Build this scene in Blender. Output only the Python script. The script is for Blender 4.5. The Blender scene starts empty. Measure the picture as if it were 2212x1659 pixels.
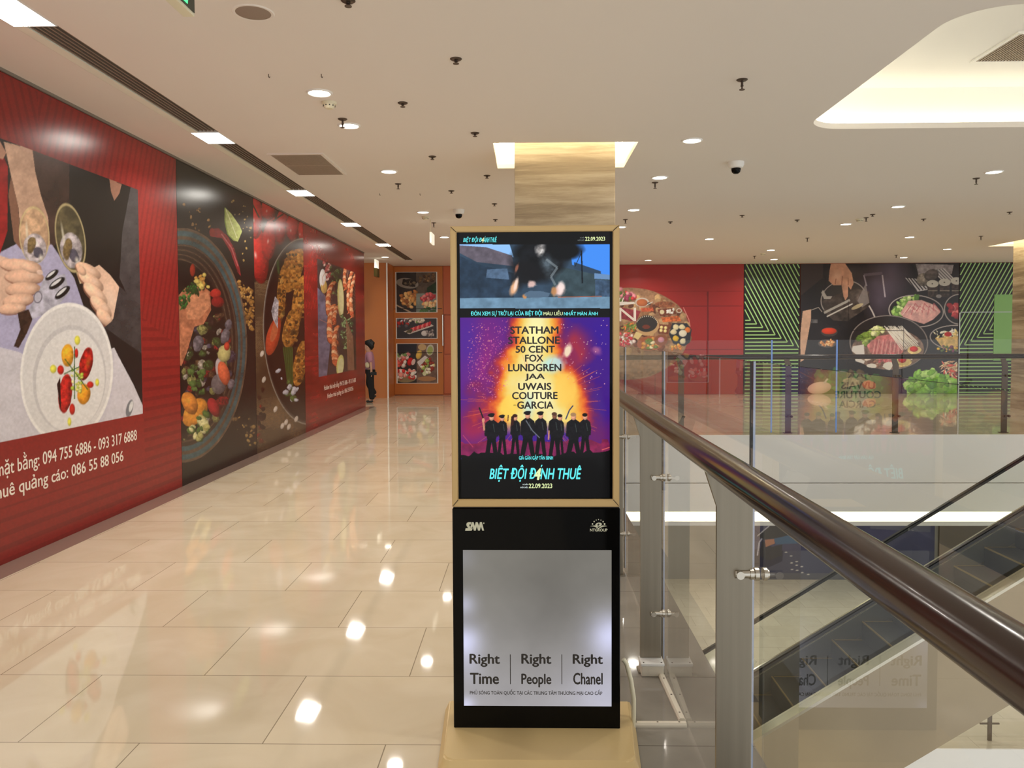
import bpy, bmesh, math, random
import numpy as np
from mathutils import Vector, Matrix

random.seed(7)
RNG = np.random.default_rng(11)
S = bpy.context.scene
C = S.collection

# ------------------------------------------------------------------ camera
F, CX, CY, EYE = 1700.0, 1106.0, 790.0, 1.55
_y, _p, _r = math.radians(1.18), math.radians(2.16), math.radians(.26)
FW = np.array([-math.sin(_y) * math.cos(_p), math.cos(_y) * math.cos(_p), -math.sin(_p)])
_r0 = np.array([math.cos(_y), math.sin(_y), 0.])
_u0 = np.cross(_r0, FW)
RT = _r0 * math.cos(_r) - _u0 * math.sin(_r)
UP = _u0 * math.cos(_r) + _r0 * math.sin(_r)
ORG = np.array([0, 0, EYE])
cam = bpy.data.objects.new('camera', bpy.data.cameras.new('camera'))
C.objects.link(cam)
M = Matrix.Identity(4)
for i in range(3):
    M[i][0], M[i][1], M[i][2], M[i][3] = RT[i], UP[i], -FW[i], ORG[i]
cam.matrix_world = M
cam.data.sensor_width = 36
cam.data.lens = F / 2212 * 36
cam.data.shift_y = -(829.5 - CY) / 2212
cam.data.clip_start = .02
S.camera = cam
# ------------------------------------------------------------------ world, exposure
w = bpy.data.worlds.new('mall_ambient')
S.world = w
w.use_nodes = True
w.node_tree.nodes['Background'].inputs[0].default_value = (1.0, 1.0, .985, 1)
w.node_tree.nodes['Background'].inputs[1].default_value = 1.12
S.view_settings.view_transform = 'Standard'
S.view_settings.look = 'None'
S.view_settings.exposure = 0.0
S.view_settings.gamma = 1
S.view_settings.use_curve_mapping = False
S.cycles.use_denoising = True
S.cycles.max_bounces = 10
S.cycles.diffuse_bounces = 4
S.cycles.glossy_bounces = 5
S.cycles.transparent_max_bounces = 24
S.cycles.caustics_reflective = False
S.cycles.sample_clamp_indirect = 6

CEIL = 3.40


def pt(x, y, ax, v):
    """the point of the plane axis=v seen at photo pixel x, y"""
    d = FW + RT * (x - CX) / F - UP * (y - CY) / F
    return ORG + d * (v - ORG[ax]) / d[ax]


def proj(P):
    d = P - ORG
    z = d @ FW
    return CX + F * (d @ RT) / z, CY - F * (d @ UP) / z


def lin(c):
    c = np.asarray(c, float) / 255.
    return np.where(c <= .04045, c / 12.92, ((c + .055) / 1.055) ** 2.4)


# ------------------------------------------------------------------ materials
def mat(name, rgb=(128, 128, 128), rough=.5, metal=0., spec=.5, emit=None, es=1., coat=0.):
    m = bpy.data.materials.new(name)
    m.use_nodes = True
    b = m.node_tree.nodes['Principled BSDF']
    b.inputs['Base Color'].default_value = (*lin(rgb), 1)
    b.inputs['Roughness'].default_value = rough
    b.inputs['Metallic'].default_value = metal
    b.inputs['Specular IOR Level'].default_value = spec
    b.inputs['Coat Weight'].default_value = coat
    b.inputs['Coat Roughness'].default_value = .03
    if emit:
        b.inputs['Emission Color'].default_value = (*lin(emit), 1)
        b.inputs['Emission Strength'].default_value = es
    return m


def N(m, t, **k):
    n = m.node_tree.nodes.new(t)
    for a, v in k.items():
        setattr(n, a, v)
    return n


def L(m, a, b):
    m.node_tree.links.new(a, b)


def bsdf(m):
    return m.node_tree.nodes['Principled BSDF']


def noisy(m, rgb2, scale=(4, 4, 4), detail=6, lo=.35, hi=.65, rgb1=None, bump=0.):
    """mix two colours by an object-space noise"""
    tc = N(m, 'ShaderNodeTexCoord'); mp = N(m, 'ShaderNodeMapping'); nz = N(m, 'ShaderNodeTexNoise'); cr = N(m, 'ShaderNodeValToRGB')
    mp.inputs['Scale'].default_value = scale
    nz.inputs['Scale'].default_value = 1; nz.inputs['Detail'].default_value = detail
    L(m, tc.outputs['Object'], mp.inputs[0]); L(m, mp.outputs[0], nz.inputs['Vector']); L(m, nz.outputs['Fac'], cr.inputs[0])
    e = cr.color_ramp.elements
    e[0].position, e[1].position = lo, hi
    e[0].color = bsdf(m).inputs['Base Color'].default_value[:] if rgb1 is None else (*lin(rgb1), 1)
    e[1].color = (*lin(rgb2), 1)
    L(m, cr.outputs[0], bsdf(m).inputs['Base Color'])
    if bump:
        bp = N(m, 'ShaderNodeBump'); bp.inputs['Strength'].default_value = bump; bp.inputs['Distance'].default_value = .01
        L(m, nz.outputs['Fac'], bp.inputs['Height']); L(m, bp.outputs[0], bsdf(m).inputs['Normal'])
    return m


def tile_mat(name, a, b, joint, rough, bw=.945, bh=.6, ox=1.492, oy=-.525):
    m = mat(name, a, rough)
    tc = N(m, 'ShaderNodeTexCoord'); mp = N(m, 'ShaderNodeMapping'); br = N(m, 'ShaderNodeTexBrick')
    mp.inputs['Location'].default_value = (ox, oy, 0)
    L(m, tc.outputs['Object'], mp.inputs[0]); L(m, mp.outputs[0], br.inputs['Vector'])
    br.inputs['Scale'].default_value = 1
    br.inputs['Brick Width'].default_value = bw
    br.inputs['Row Height'].default_value = bh
    br.inputs['Mortar Size'].default_value = .0022
    br.inputs['Mortar Smooth'].default_value = 0
    br.offset = .5
    br.inputs['Color1'].default_value = (1, 1, 1, 1)
    br.inputs['Color2'].default_value = (.93, .93, .93, 1)
    br.inputs['Mortar'].default_value = (.42, .40, .38, 1)
    n1 = N(m, 'ShaderNodeTexNoise'); n1.inputs['Scale'].default_value = 2.2; n1.inputs['Detail'].default_value = 8; n1.inputs['Distortion'].default_value = 1.2
    L(m, tc.outputs['Object'], n1.inputs['Vector'])
    cr = N(m, 'ShaderNodeValToRGB'); L(m, n1.outputs['Fac'], cr.inputs[0])
    cr.color_ramp.elements[0].position = .32; cr.color_ramp.elements[1].position = .68
    cr.color_ramp.elements[0].color = (*lin(a), 1); cr.color_ramp.elements[1].color = (*lin(b), 1)
    mx = N(m, 'ShaderNodeMix', data_type='RGBA', blend_type='MULTIPLY'); mx.inputs[0].default_value = 1
    L(m, cr.outputs[0], mx.inputs[6]); L(m, br.outputs['Color'], mx.inputs[7])
    L(m, mx.outputs[2], bsdf(m).inputs['Base Color'])
    return m


def glass_mat(name, tint, k=1.7):
    m = bpy.data.materials.new(name); m.use_nodes = True
    nt = m.node_tree; nt.nodes.clear()
    o = N(m, 'ShaderNodeOutputMaterial'); t = N(m, 'ShaderNodeBsdfTransparent'); g = N(m, 'ShaderNodeBsdfGlossy'); mx = N(m, 'ShaderNodeMixShader')
    fr = N(m, 'ShaderNodeFresnel'); ge = N(m, 'ShaderNodeNewGeometry')
    s1 = N(m, 'ShaderNodeMath', operation='SUBTRACT'); s1.inputs[0].default_value = k
    s2 = N(m, 'ShaderNodeMath', operation='MULTIPLY'); s3 = N(m, 'ShaderNodeMath', operation='MULTIPLY'); s3.inputs[1].default_value = k
    L(m, ge.outputs['Backfacing'], s3.inputs[0]); L(m, s3.outputs[0], s1.inputs[1])
    L(m, fr.outputs[0], s2.inputs[0]); L(m, s1.outputs[0], s2.inputs[1]); s2.use_clamp = True
    fr.inputs[0].default_value = 1.5
    t.inputs[0].default_value = (*tint, 1); g.inputs['Roughness'].default_value = 0.0
    L(m, s2.outputs[0], mx.inputs[0]); L(m, t.outputs[0], mx.inputs[1]); L(m, g.outputs[0], mx.inputs[2]); L(m, mx.outputs[0], o.inputs[0])
    return m


def print_mat(name, rough=.4, spec=.5, emit=0.):
    m = mat(name, (128, 128, 128), rough, spec=spec)
    at = N(m, 'ShaderNodeAttribute', attribute_name='print')
    if emit:
        bsdf(m).inputs['Base Color'].default_value = (.004, .004, .004, 1)
        L(m, at.outputs['Color'], bsdf(m).inputs['Emission Color'])
        bsdf(m).inputs['Emission Strength'].default_value = emit
    else:
        L(m, at.outputs['Color'], bsdf(m).inputs['Base Color'])
    return m


# ------------------------------------------------------------------ mesh helpers
def obj(name, bm, m, parent=None, smooth=False):
    me = bpy.data.meshes.new(name)
    bmesh.ops.recalc_face_normals(bm, faces=bm.faces[:])
    bm.to_mesh(me); bm.free()
    return _link(name, me, m, parent, smooth)


def _link(name, me, m, parent=None, smooth=False):
    o = bpy.data.objects.new(name, me)
    C.objects.link(o)
    for x in (m if isinstance(m, (list, tuple)) else [m]):
        me.materials.append(x)
    if smooth:
        me.shade_smooth()
        if smooth != 'all':
            me.set_sharp_from_angle(angle=math.radians(40))
    if parent is not None:
        o.parent = parent
        o.matrix_parent_inverse = parent.matrix_basis.inverted()
    return o


def B():
    return bmesh.new()


def box(bm, lo, hi, bev=0., seg=2):
    r = bmesh.ops.create_cube(bm, size=1)
    v = r['verts']
    for x in v:
        x.co = Vector([lo[i] + (x.co[i] + .5) * (hi[i] - lo[i]) for i in range(3)])
    if bev:
        e = list({e for x in v for e in x.link_edges})
        bmesh.ops.bevel(bm, geom=e, offset=bev, segments=seg, profile=.6, affect='EDGES')
    return bm


def ring_box(bm, x0, y0, x1, y1, w_, z0, z1):
    """one closed rectangular frame"""
    vs = []
    for z in (z0, z1):
        for d in (0, w_):
            vs.append([bm.verts.new(p) for p in ((x0 + d, y0 + d, z), (x1 - d, y0 + d, z), (x1 - d, y1 - d, z), (x0 + d, y1 - d, z))])
    a, b, c, e = vs
    for i in range(4):
        j = (i + 1) % 4
        for q in ((a[i], a[j], b[j], b[i]), (c[i], e[i], e[j], c[j]), (a[i], c[i], c[j], a[j]), (b[i], b[j], e[j], e[i])):
            bm.faces.new(q)
    return bm


def prism(bm, pts, ax, a, b):
    """polygon pts (2D in the other two axes, in axis order) extruded along ax from a to b"""
    ids = [i for i in range(3) if i != ax]
    def mk(v):
        out = []
        for p in pts:
            c = [0, 0, 0]; c[ids[0]], c[ids[1]], c[ax] = p[0], p[1], v
            out.append(bm.verts.new(c))
        return out
    A, D = mk(a), mk(b)
    n = len(pts)
    bm.faces.new(A); bm.faces.new(D[::-1])
    for i in range(n):
        bm.faces.new((A[i], D[i], D[(i + 1) % n], A[(i + 1) % n]))
    return bm


def tube(bm, pts, r, seg=12, caps=True):
    pts = [Vector(p) for p in pts]
    rings = []
    ref = None
    for i, p in enumerate(pts):
        t = (pts[min(i + 1, len(pts) - 1)] - pts[max(i - 1, 0)]).normalized()
        if ref is None:
            ref = Vector((0, 0, 1)) if abs(t.z) < .9 else Vector((1, 0, 0))
        a = (ref - t * ref.dot(t)).normalized(); b = t.cross(a); ref = a
        rr = r[i] if isinstance(r, (list, tuple)) else r
        rings.append([bm.verts.new(p + (a * math.cos(k * 2 * math.pi / seg) + b * math.sin(k * 2 * math.pi / seg)) * rr) for k in range(seg)])
    for A, D in zip(rings, rings[1:]):
        for k in range(seg):
            bm.faces.new((A[k], A[(k + 1) % seg], D[(k + 1) % seg], D[k]))
    if caps:
        bm.faces.new(rings[0][::-1]); bm.faces.new(rings[-1])
    return bm


def lathe(bm, prof, c, seg=24, cap=True):
    """profile of (radius, z) turned round the vertical through c"""
    rings = []
    for r, z in prof:
        rings.append([bm.verts.new((c[0] + r * math.cos(k * 2 * math.pi / seg), c[1] + r * math.sin(k * 2 * math.pi / seg), c[2] + z)) for k in range(seg)])
    for A, D in zip(rings, rings[1:]):
        for k in range(seg):
            bm.faces.new((A[k], A[(k + 1) % seg], D[(k + 1) % seg], D[k]))
    if cap:
        for R_ in (rings[0], rings[-1]):
            if (R_[0].co - R_[1].co).length > 1e-5:
                bm.faces.new(R_)
    return bm


def sphere(bm, c, r, seg=16):
    v = bmesh.ops.create_uvsphere(bm, u_segments=seg, v_segments=seg // 2 + 2, radius=1)['verts']
    rr = r if isinstance(r, (tuple, list)) else (r, r, r)
    for x in v:
        x.co = Vector([c[i] + x.co[i] * rr[i] for i in range(3)])
    return bm


def tag(o, label, cat, group=None):
    o['label'] = label; o['category'] = cat
    if group:
        o['group'] = group
    return o


def thing(name, label, cat, loc, group=None):
    o = bpy.data.objects.new(name, None)
    C.objects.link(o)
    o.empty_display_size = .1
    o.location = loc
    return tag(o, label, cat, group)


def struct(name, bm, m, parent=None, smooth=False):
    o = obj(name, bm, m, parent, smooth)
    if parent is None:
        o['kind'] = 'structure'
    return o


def dup(root, loc, label):
    r = root.copy(); C.objects.link(r); r.location = loc; r['label'] = label
    for ch in list(root.children):
        c = ch.copy(); C.objects.link(c); c.parent = r; c.matrix_parent_inverse = ch.matrix_parent_inverse
        for g in ch.children:
            d = g.copy(); C.objects.link(d); d.parent = c; d.matrix_parent_inverse = g.matrix_parent_inverse
    return r


def thicken(me, e):
    """heavier strokes: the same outlines repeated a hair apart"""
    bm = B(); n = 0
    for k, (dx, dy) in enumerate(((0, 0), (e, 0), (-e, 0), (0, e * .7), (0, -e * .7))):
        bm.from_mesh(me); bm.verts.ensure_lookup_table()
        for v in bm.verts[n:]:
            v.co.x += dx; v.co.y += dy; v.co.z = -k
        n = len(bm.verts)
    bm.to_mesh(me); bm.free()
    return me


def text(name, s, p0, p1, ax, v, m, parent, bold=.02, shear=0., lift=.0006):
    """lettering fitted between two corners given as photo pixels (top-left, bottom-right) on the plane axis=v"""
    def outline(q):
        cu = bpy.data.curves.new(name, 'FONT')
        cu.body = q; cu.shear = shear; cu.resolution_u = 3
        o = bpy.data.objects.new(name, cu)
        C.objects.link(o)
        me = bpy.data.meshes.new_from_object(o.evaluated_get(bpy.context.evaluated_depsgraph_get()))
        bpy.data.objects.remove(o)
        return me
    plain = s.replace('Ơ', 'O').replace('Ở', 'Ỏ')
    me = outline(plain)
    if plain != s:                      # add the horn of the horned O beside the round letter
        bm = B(); bm.from_mesh(me)
        for i, c in enumerate(s):
            if c in 'ƠỞ':
                x = max(v.co.x for v in outline(plain[:i] + 'O').vertices)
                bm.faces.new([bm.verts.new((x + u, v, 0)) for u, v in ((-.13, .60), (-.06, .53), (.05, .60), (.09, .70), (.06, .79), (-.01, .79), (.02, .70), (-.02, .65))])
        bm.to_mesh(me); bm.free()
    thicken(me, bold)
    co = np.empty(len(me.vertices) * 3); me.vertices.foreach_get('co', co); co = co.reshape(-1, 3)
    lo, hi = co.min(0), co.max(0)
    a = pt(p0[0], p0[1], ax, v); b = pt(p1[0], p1[1], ax, v)
    h = 1 if ax == 0 else 0
    u = a[h] + (co[:, 0] - lo[0]) / (hi[0] - lo[0]) * (b[h] - a[h])
    z = b[2] + (co[:, 1] - lo[1]) / (hi[1] - lo[1]) * (a[2] - b[2])
    out = np.empty_like(co)
    out[:, h] = u; out[:, 2] = z
    out[:, ax] = v + (1 if ax == 0 else -1) * (lift + co[:, 2] * .00004)
    me.vertices.foreach_set('co', out.ravel()); me.update()
    return _link(name, me, m, parent)


# ------------------------------------------------------------------ printed pictures: a fine grid with a print colour per vertex
def vnoise(x, y, sc, seed=0):
    x = x / sc; y = y / sc
    xi = np.floor(x).astype(np.int64); yi = np.floor(y).astype(np.int64)
    fx = x - xi; fy = y - yi
    fx = fx * fx * (3 - 2 * fx); fy = fy * fy * (3 - 2 * fy)
    def h(a, b):
        n = (a * 374761393 + b * 668265263 + seed * 974711) & 0xffffffff
        n = ((n ^ (n >> 13)) * 1274126177) & 0xffffffff
        return ((n ^ (n >> 16)) & 0xffff) / 65535.
    return (h(xi, yi) * (1 - fx) + h(xi + 1, yi) * fx) * (1 - fy) + (h(xi, yi + 1) * (1 - fx) + h(xi + 1, yi + 1) * fx) * fy


def fbm(x, y, sc, seed=0, o=4):
    return sum(vnoise(x, y, sc / 2 ** i, seed + i) / 2 ** (i + 1) for i in range(o)) / (1 - .5 ** o)


class Art:
    """a flat print on plane axis=v; shapes are given in photo pixels (X, Y) or in metres on the plane (U, V)"""
    def __init__(s, ax, v, u0, u1, z0, z1, cell, bg):
        s.ax, s.v = ax, v
        s.nu = max(2, int(round(abs(u1 - u0) / cell)) + 1); s.nz = max(2, int(round((z1 - z0) / cell)) + 1)
        us = np.linspace(u0, u1, s.nu); zs = np.linspace(z0, z1, s.nz)
        s.U, s.V = np.meshgrid(us, zs)
        P = np.empty((s.nz, s.nu, 3))
        P[..., ax] = v; P[..., 1 - ax] = s.U; P[..., 2] = s.V
        s.P = P
        s.X, s.Y = proj(P)
        s.img = np.empty((s.nz, s.nu, 3)); s.img[:] = bg
        s.clip = None
        s.gx = (np.gradient(s.X, axis=1), np.gradient(s.X, axis=0)); s.gy = (np.gradient(s.Y, axis=1), np.gradient(s.Y, axis=0))
        s.cell_px = float(np.median(np.hypot(s.gx[1], s.gy[1])))

    @classmethod
    def px(k, ax, v, x0, y0, x1, y1, cell, bg):
        a = pt(x0, y0, ax, v); b = pt(x1, y1, ax, v)
        return k(ax, v, a[1 - ax], b[1 - ax], b[2], a[2], cell, bg)

    def _win(s, x0, x1, y0, y1):
        q = (s.X >= x0) & (s.X <= x1) & (s.Y >= y0) & (s.Y <= y1)
        r = np.flatnonzero(q.any(1)); c = np.flatnonzero(q.any(0))
        if len(r) == 0 or len(c) == 0:
            return None
        return slice(r[0], r[-1] + 1), slice(c[0], c[-1] + 1)

    def _put(s, W, m, col, a, tex=0, tsc=6, lum=None):
        if s.clip is not None:
            m = m * s.clip[W]
        k = np.asarray(col, float)
        k = np.broadcast_to(k, m.shape + (3,))
        g = np.ones_like(m)
        if tex:
            g = g + tex * (fbm(s.X[W], s.Y[W], tsc, int(tsc * 7)) - .5) * 2
        if lum is not None:
            g = g * lum
        al = (m * a)[..., None]
        s.img[W] = s.img[W] * (1 - al) + np.clip(k * g[..., None], 0, 255) * al

    def poly(s, pts, col, a=1., tex=0., tsc=6, rough=0.):
        p = np.asarray(pts, float)
        W = s._win(p[:, 0].min() - 1, p[:, 0].max() + 1, p[:, 1].min() - 1, p[:, 1].max() + 1)
        if W is None:
            return s
        x, y = s.X[W], s.Y[W]
        if rough:
            x = x + (vnoise(x, y, rough * 2, 3) - .5) * 2 * rough; y = y + (vnoise(y, x, rough * 2, 5) - .5) * 2 * rough
        acc = np.zeros(x.shape)
        for ou, ov in ((-.25, -.25), (.25, -.25), (-.25, .25), (.25, .25)):
            xx = x + s.gx[0][W] * ou + s.gx[1][W] * ov; yy = y + s.gy[0][W] * ou + s.gy[1][W] * ov
            m = np.zeros(x.shape, bool)
            for (xa, ya), (xb, yb) in zip(p, np.roll(p, -1, 0)):
                if ya == yb:
                    continue
                m ^= ((ya > yy) != (yb > yy)) & (xx < (xb - xa) * (yy - ya) / (yb - ya) + xa)
            acc += m * .25
        s._put(W, acc, col, a, tex, tsc)
        return s

    def ell(s, cx, cy, rx, ry, col, rot=0., a=1., sh=0., rough=0., tex=0., tsc=6, ring=0., soft=0.):
        R_ = max(rx, ry) * 1.3 + 1
        W = s._win(cx - R_, cx + R_, cy - R_, cy + R_)
        if W is None:
            return s
        dx, dy = s.X[W] - cx, s.Y[W] - cy
        t = math.radians(rot); c, n = math.cos(t), math.sin(t)
        ex, ey = (dx * c + dy * n) / rx, (-dx * n + dy * c) / ry
        d = np.sqrt(ex * ex + ey * ey)
        if rough:
            d = d * (1 + rough * (fbm(s.X[W], s.Y[W], max(rx, ry) * .9, int(cx * 3 + cy)) - .5) * 2)
        if soft:
            m = np.clip((1 - d) / soft, 0, 1)
        else:
            k_ = math.sqrt(rx * ry) / max(s.cell_px, .3)
            m = np.clip((1 - d) * k_ + .5, 0, 1)
            if ring:
                m = m * np.clip((d - 1 + ring) * k_ + .5, 0, 1)
        l = None
        if sh:
            l = 1 + sh * (.35 - .55 * d * d - .35 * (dx / rx + dy / ry) * .7)
        s._put(W, m, col, a, tex, tsc, l)
        return s

    def line(s, pts, wd, col, a=1., **k):
        for (x0, y0), (x1, y1) in zip(pts, pts[1:]):
            d = math.hypot(x1 - x0, y1 - y0) or 1
            nx, ny = -(y1 - y0) / d * wd / 2, (x1 - x0) / d * wd / 2
            s.poly([(x0 + nx, y0 + ny), (x1 + nx, y1 + ny), (x1 - nx, y1 - ny), (x0 - nx, y0 - ny)], col, a, **k)
        return s

    def scatter(s, pts, n, r0, r1, cols, asp=(.5, 1), sh=.5, rough=.25, tex=.15, seed=1, rot=(0, 180), a=1.):
        g = random.Random(seed)
        p = np.asarray(pts, float)
        def inside(x, y):
            q = False
            for (xa, ya), (xb, yb) in zip(p, np.roll(p, -1, 0)):
                if (ya > y) != (yb > y) and x < (xb - xa) * (y - ya) / (yb - ya) + xa:
                    q = not q
            return q
        k = 0
        for _ in range(n * 12):
            if k >= n:
                break
            x, y = g.uniform(p[:, 0].min(), p[:, 0].max()), g.uniform(p[:, 1].min(), p[:, 1].max())
            if not inside(x, y):
                continue
            k += 1
            r = g.uniform(r0, r1)
            s.ell(x, y, r, r * g.uniform(*asp), g.choice(cols), g.uniform(*rot), a, sh, rough, tex, 3)
        return s

    def grain(s, amp, sc, seed=1, o=4):
        s.img = np.clip(s.img * (1 + amp * (fbm(s.X, s.Y, sc, seed, o) - .5)[..., None] * 2), 0, 255)
        return s

    def tone(s, sat, mul, gam=1.):
        g = s.img.mean(-1, keepdims=True)
        s.img = np.clip(255 * ((np.clip(g + (s.img - g) * sat, 0, 255) / 255) ** gam) * mul, 0, 255)
        return s

    def region(s, m):
        s.clip = m.astype(float) if m is not None else None
        return s

    def whole(s, m, col, a=1.):
        s._put((slice(None), slice(None)), m.astype(float), col, a)
        return s

    def mesh(s, name, m, parent, off=0.):
        nz, nu = s.nz, s.nu
        P = s.P.copy()
        P[..., s.ax] += off
        me = bpy.data.meshes.new(name)
        me.vertices.add(nz * nu); me.vertices.foreach_set('co', P.reshape(-1))
        i = np.arange(nz * nu).reshape(nz, nu)
        q = np.stack([i[:-1, :-1], i[:-1, 1:], i[1:, 1:], i[1:, :-1]], -1).reshape(-1, 4)
        if s.ax == 0:
            pass
        n = len(q)
        me.loops.add(n * 4); me.loops.foreach_set('vertex_index', q.ravel().astype(np.int32))
        me.polygons.add(n); me.polygons.foreach_set('loop_start', np.arange(0, n * 4, 4, dtype=np.int32))
        at = me.color_attributes.new('print', 'FLOAT_COLOR', 'POINT')
        c = np.ones((nz * nu, 4), np.float32); c[:, :3] = lin(s.img.reshape(-1, 3))
        at.data.foreach_set('color', c.ravel())
        me.update(calc_edges=True)
        return _link(name, me, m, parent)


# ------------------------------------------------------------------ palette
m_ceil = mat('ceiling_paint', (236, 230, 224), .75, spec=.25)
m_white = mat('white_paint', (243, 243, 241), .45)
m_floor = tile_mat('beige_marble_tile', (212, 197, 170), (222, 209, 185), None, .04)
m_grey_floor = tile_mat('grey_marble_tile', (136, 130, 122), (152, 147, 138), None, .05)
m_low_floor = tile_mat('lower_tile', (206, 198, 176), (214, 206, 184), None, .12)
m_steel = noisy(mat('brushed_steel', (150, 142, 128), .38, 1.), (141, 134, 121), (60, 60, 1.5), 4, .3, .7)
m_steel_b = mat('bright_steel', (205, 200, 190), .22, 1.)
m_rail = noisy(mat('dark_lacquered_wood', (38, 23, 19), .2, 0., .4, coat=.08), (48, 31, 26), (18, 2, 18), 4, .3, .7)
m_glass = glass_mat('clear_glass', (.985, .99, .985), 1.0)
m_glass_b = glass_mat('balustrade_glass', (.95, .975, .96), 1.0)
m_black = mat('black_gloss', (7, 7, 7), .06, spec=.14)
m_black_m = mat('black_plastic', (18, 18, 18), .4)
m_rubber = mat('black_rubber', (16, 15, 15), .3)
m_gold = mat('tan_powder_coat', (206, 176, 122), .42, .1)
m_gold_d = mat('tan_powder_coat_base', (210, 184, 132), .4, .1)
m_seam = mat('dark_seam', (45, 36, 26), .6)
m_grey_trim = mat('grey_floor_border', (138, 118, 108), .15)
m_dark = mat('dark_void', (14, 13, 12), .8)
m_slat = mat('grey_slat', (136, 122, 110), .5)
m_slat_v = mat('vent_slat', (176, 160, 144), .5)
m_bronze = mat('bronze_disc', (92, 80, 72), .35, .6)
m_orange = noisy(mat('orange_laminate', (196, 118, 52), .3), (186, 106, 44), (.8, .8, .4), 3)
m_orange_r = noisy(mat('orange_red_laminate', (198, 104, 62), .3), (190, 94, 54), (.8, .8, .4), 3)
m_lamp = mat('lamp_glow', (255, 255, 255), .5, emit=(255, 244, 226), es=14.)
m_led = mat('led_strip_glow', (255, 255, 255), .5, emit=(255, 244, 206), es=4.)
m_print = print_mat('satin_print', .25, .5)
m_print_m = print_mat('matte_print', .45, .4)
m_screen = print_mat('lit_screen', .06, .14, 1.0)
m_box = print_mat('lit_panel', .15, .3, 1.0)


def travertine():
    m = mat('travertine', (168, 150, 122), .22)
    tc = N(m, 'ShaderNodeTexCoord'); mp = N(m, 'ShaderNodeMapping'); mp.inputs['Scale'].default_value = (.32, .32, 4.2)
    n1 = N(m, 'ShaderNodeTexNoise'); n1.inputs['Scale'].default_value = 1.6; n1.inputs['Detail'].default_value = 12; n1.inputs['Roughness'].default_value = .68; n1.inputs['Distortion'].default_value = .35
    L(m, tc.outputs['Object'], mp.inputs[0]); L(m, mp.outputs[0], n1.inputs['Vector'])
    cr = N(m, 'ShaderNodeValToRGB'); L(m, n1.outputs['Fac'], cr.inputs[0])
    e = cr.color_ramp.elements
    e[0].position, e[0].color = .28, (*lin((116, 101, 84)), 1)
    e[1].position, e[1].color = .74, (*lin((204, 190, 164)), 1)
    x = e.new(.45); x.color = (*lin((152, 136, 112)), 1)
    x = e.new(.55); x.color = (*lin((180, 164, 138)), 1)
    L(m, cr.outputs[0], bsdf(m).inputs['Base Color'])
    return m


m_trav = travertine()

# ================================================================== the setting
VOID_X, VOID_Y = .85, 12.15          # edges of the opening in the floor
LOW = -4.9                           # floor of the storey below
WALL_X, WALL_END, BACK = -3.60, 17.3, 20.7

bm = B()
box(bm, (-12, -4, -.45), (VOID_X, VOID_Y, 0)); box(bm, (-12, VOID_Y, -.45), (16, 21.2, 0)); box(bm, (8.7, -4, -.45), (16, VOID_Y, 0))
struct('floor', bm, m_floor)
bm = B(); box(bm, (.28, -4, 0), (VOID_X, VOID_Y, .002)); struct('trim_1', bm, m_grey_floor)
bm = B(); box(bm, (WALL_X, 1, 0), (WALL_X + .2, WALL_END, .002)); struct('trim_2', bm, m_grey_trim)
bm = B(); box(bm, (-12, -4, LOW - .4), (5, 21.2, LOW)); box(bm, (5, VOID_Y, LOW - .4), (16, 21.2, LOW)); struct('floor_lower', bm, m_low_floor)
bm = B(); box(bm, (5, 2, -10), (16, VOID_Y, -9.7)); struct('floor_lowest', bm, m_low_floor)
bm = B(); box(bm, (5, VOID_Y - .03, LOW - 1.2), (16, VOID_Y - .001, LOW + .01)); struct('fascia_lower', bm, m_white)
bm = B(); box(bm, (-12, VOID_Y + .3, -1.32), (16, 21.2, -1.28)); struct('ceiling_lower', bm, m_ceil)

# fascia of the far slab with a lit cove along its foot
zz = [pt(1800, y, 1, VOID_Y)[2] for y in (1042, 1105, 1124, 1133)]
bm = B(); box(bm, (VOID_X, VOID_Y - .03, zz[0]), (8.7, VOID_Y - .001, .012), .004)
box(bm, (VOID_X, VOID_Y - .03, zz[1]), (8.7, VOID_Y - .001, zz[0] - .012), .004)
struct('fascia', bm, m_white)
bm = B(); box(bm, (VOID_X, VOID_Y - .08, zz[3]), (8.7, VOID_Y + .3, zz[2]), .003); struct('fascia_lip', bm, m_white)
cv = thing('cove_light', 'glowing white light strip along the foot of the white balcony edge', 'light', (4.7, VOID_Y, zz[2]))
bm = B(); box(bm, (VOID_X, VOID_Y + .02, zz[2] + .006), (8.7, VOID_Y + .05, zz[1] - .004)); obj('diffuser', bm, m_led, cv)
bm = B(); box(bm, (VOID_X, VOID_Y + .05, zz[2]), (8.7, VOID_Y + .08, zz[1])); obj('housing', bm, m_white, cv)
bm = B(); box(bm, (VOID_X - .03, -4, -.5), (VOID_X, VOID_Y, .001)); struct('fascia_near', bm, m_white)

# walls
bm = B(); box(bm, (WALL_X - .18, -4, 0), (WALL_X - .036, WALL_END - .02, CEIL)); struct('wall_left', bm, m_white)
bm = B(); box(bm, (-9, BACK, 0), (16, BACK + .2, CEIL)); struct('wall_back', bm, m_orange_r)
OW = 19.75
bm = B(); box(bm, (-9, OW, 0), (pt(838, 700, 1, OW)[0], BACK + .2, CEIL)); struct('wall_corner', bm, m_orange)
xo = pt(838, 700, 1, OW)[0]
bm = B(); box(bm, (xo - .03, OW - .012, 0), (xo + .004, OW - .001, CEIL)); struct('trim_3', bm, m_white)
bm = B(); box(bm, (-9.2, WALL_END, 0), (-9, OW, CEIL)); struct('wall_side', bm, m_orange)
bm = B(); box(bm, (WALL_X - .03, 1, CEIL - .022), (WALL_X + .012, WALL_END, CEIL)); struct('trim_4', bm, mat('grey_capping', (128, 120, 112), .5))
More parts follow.
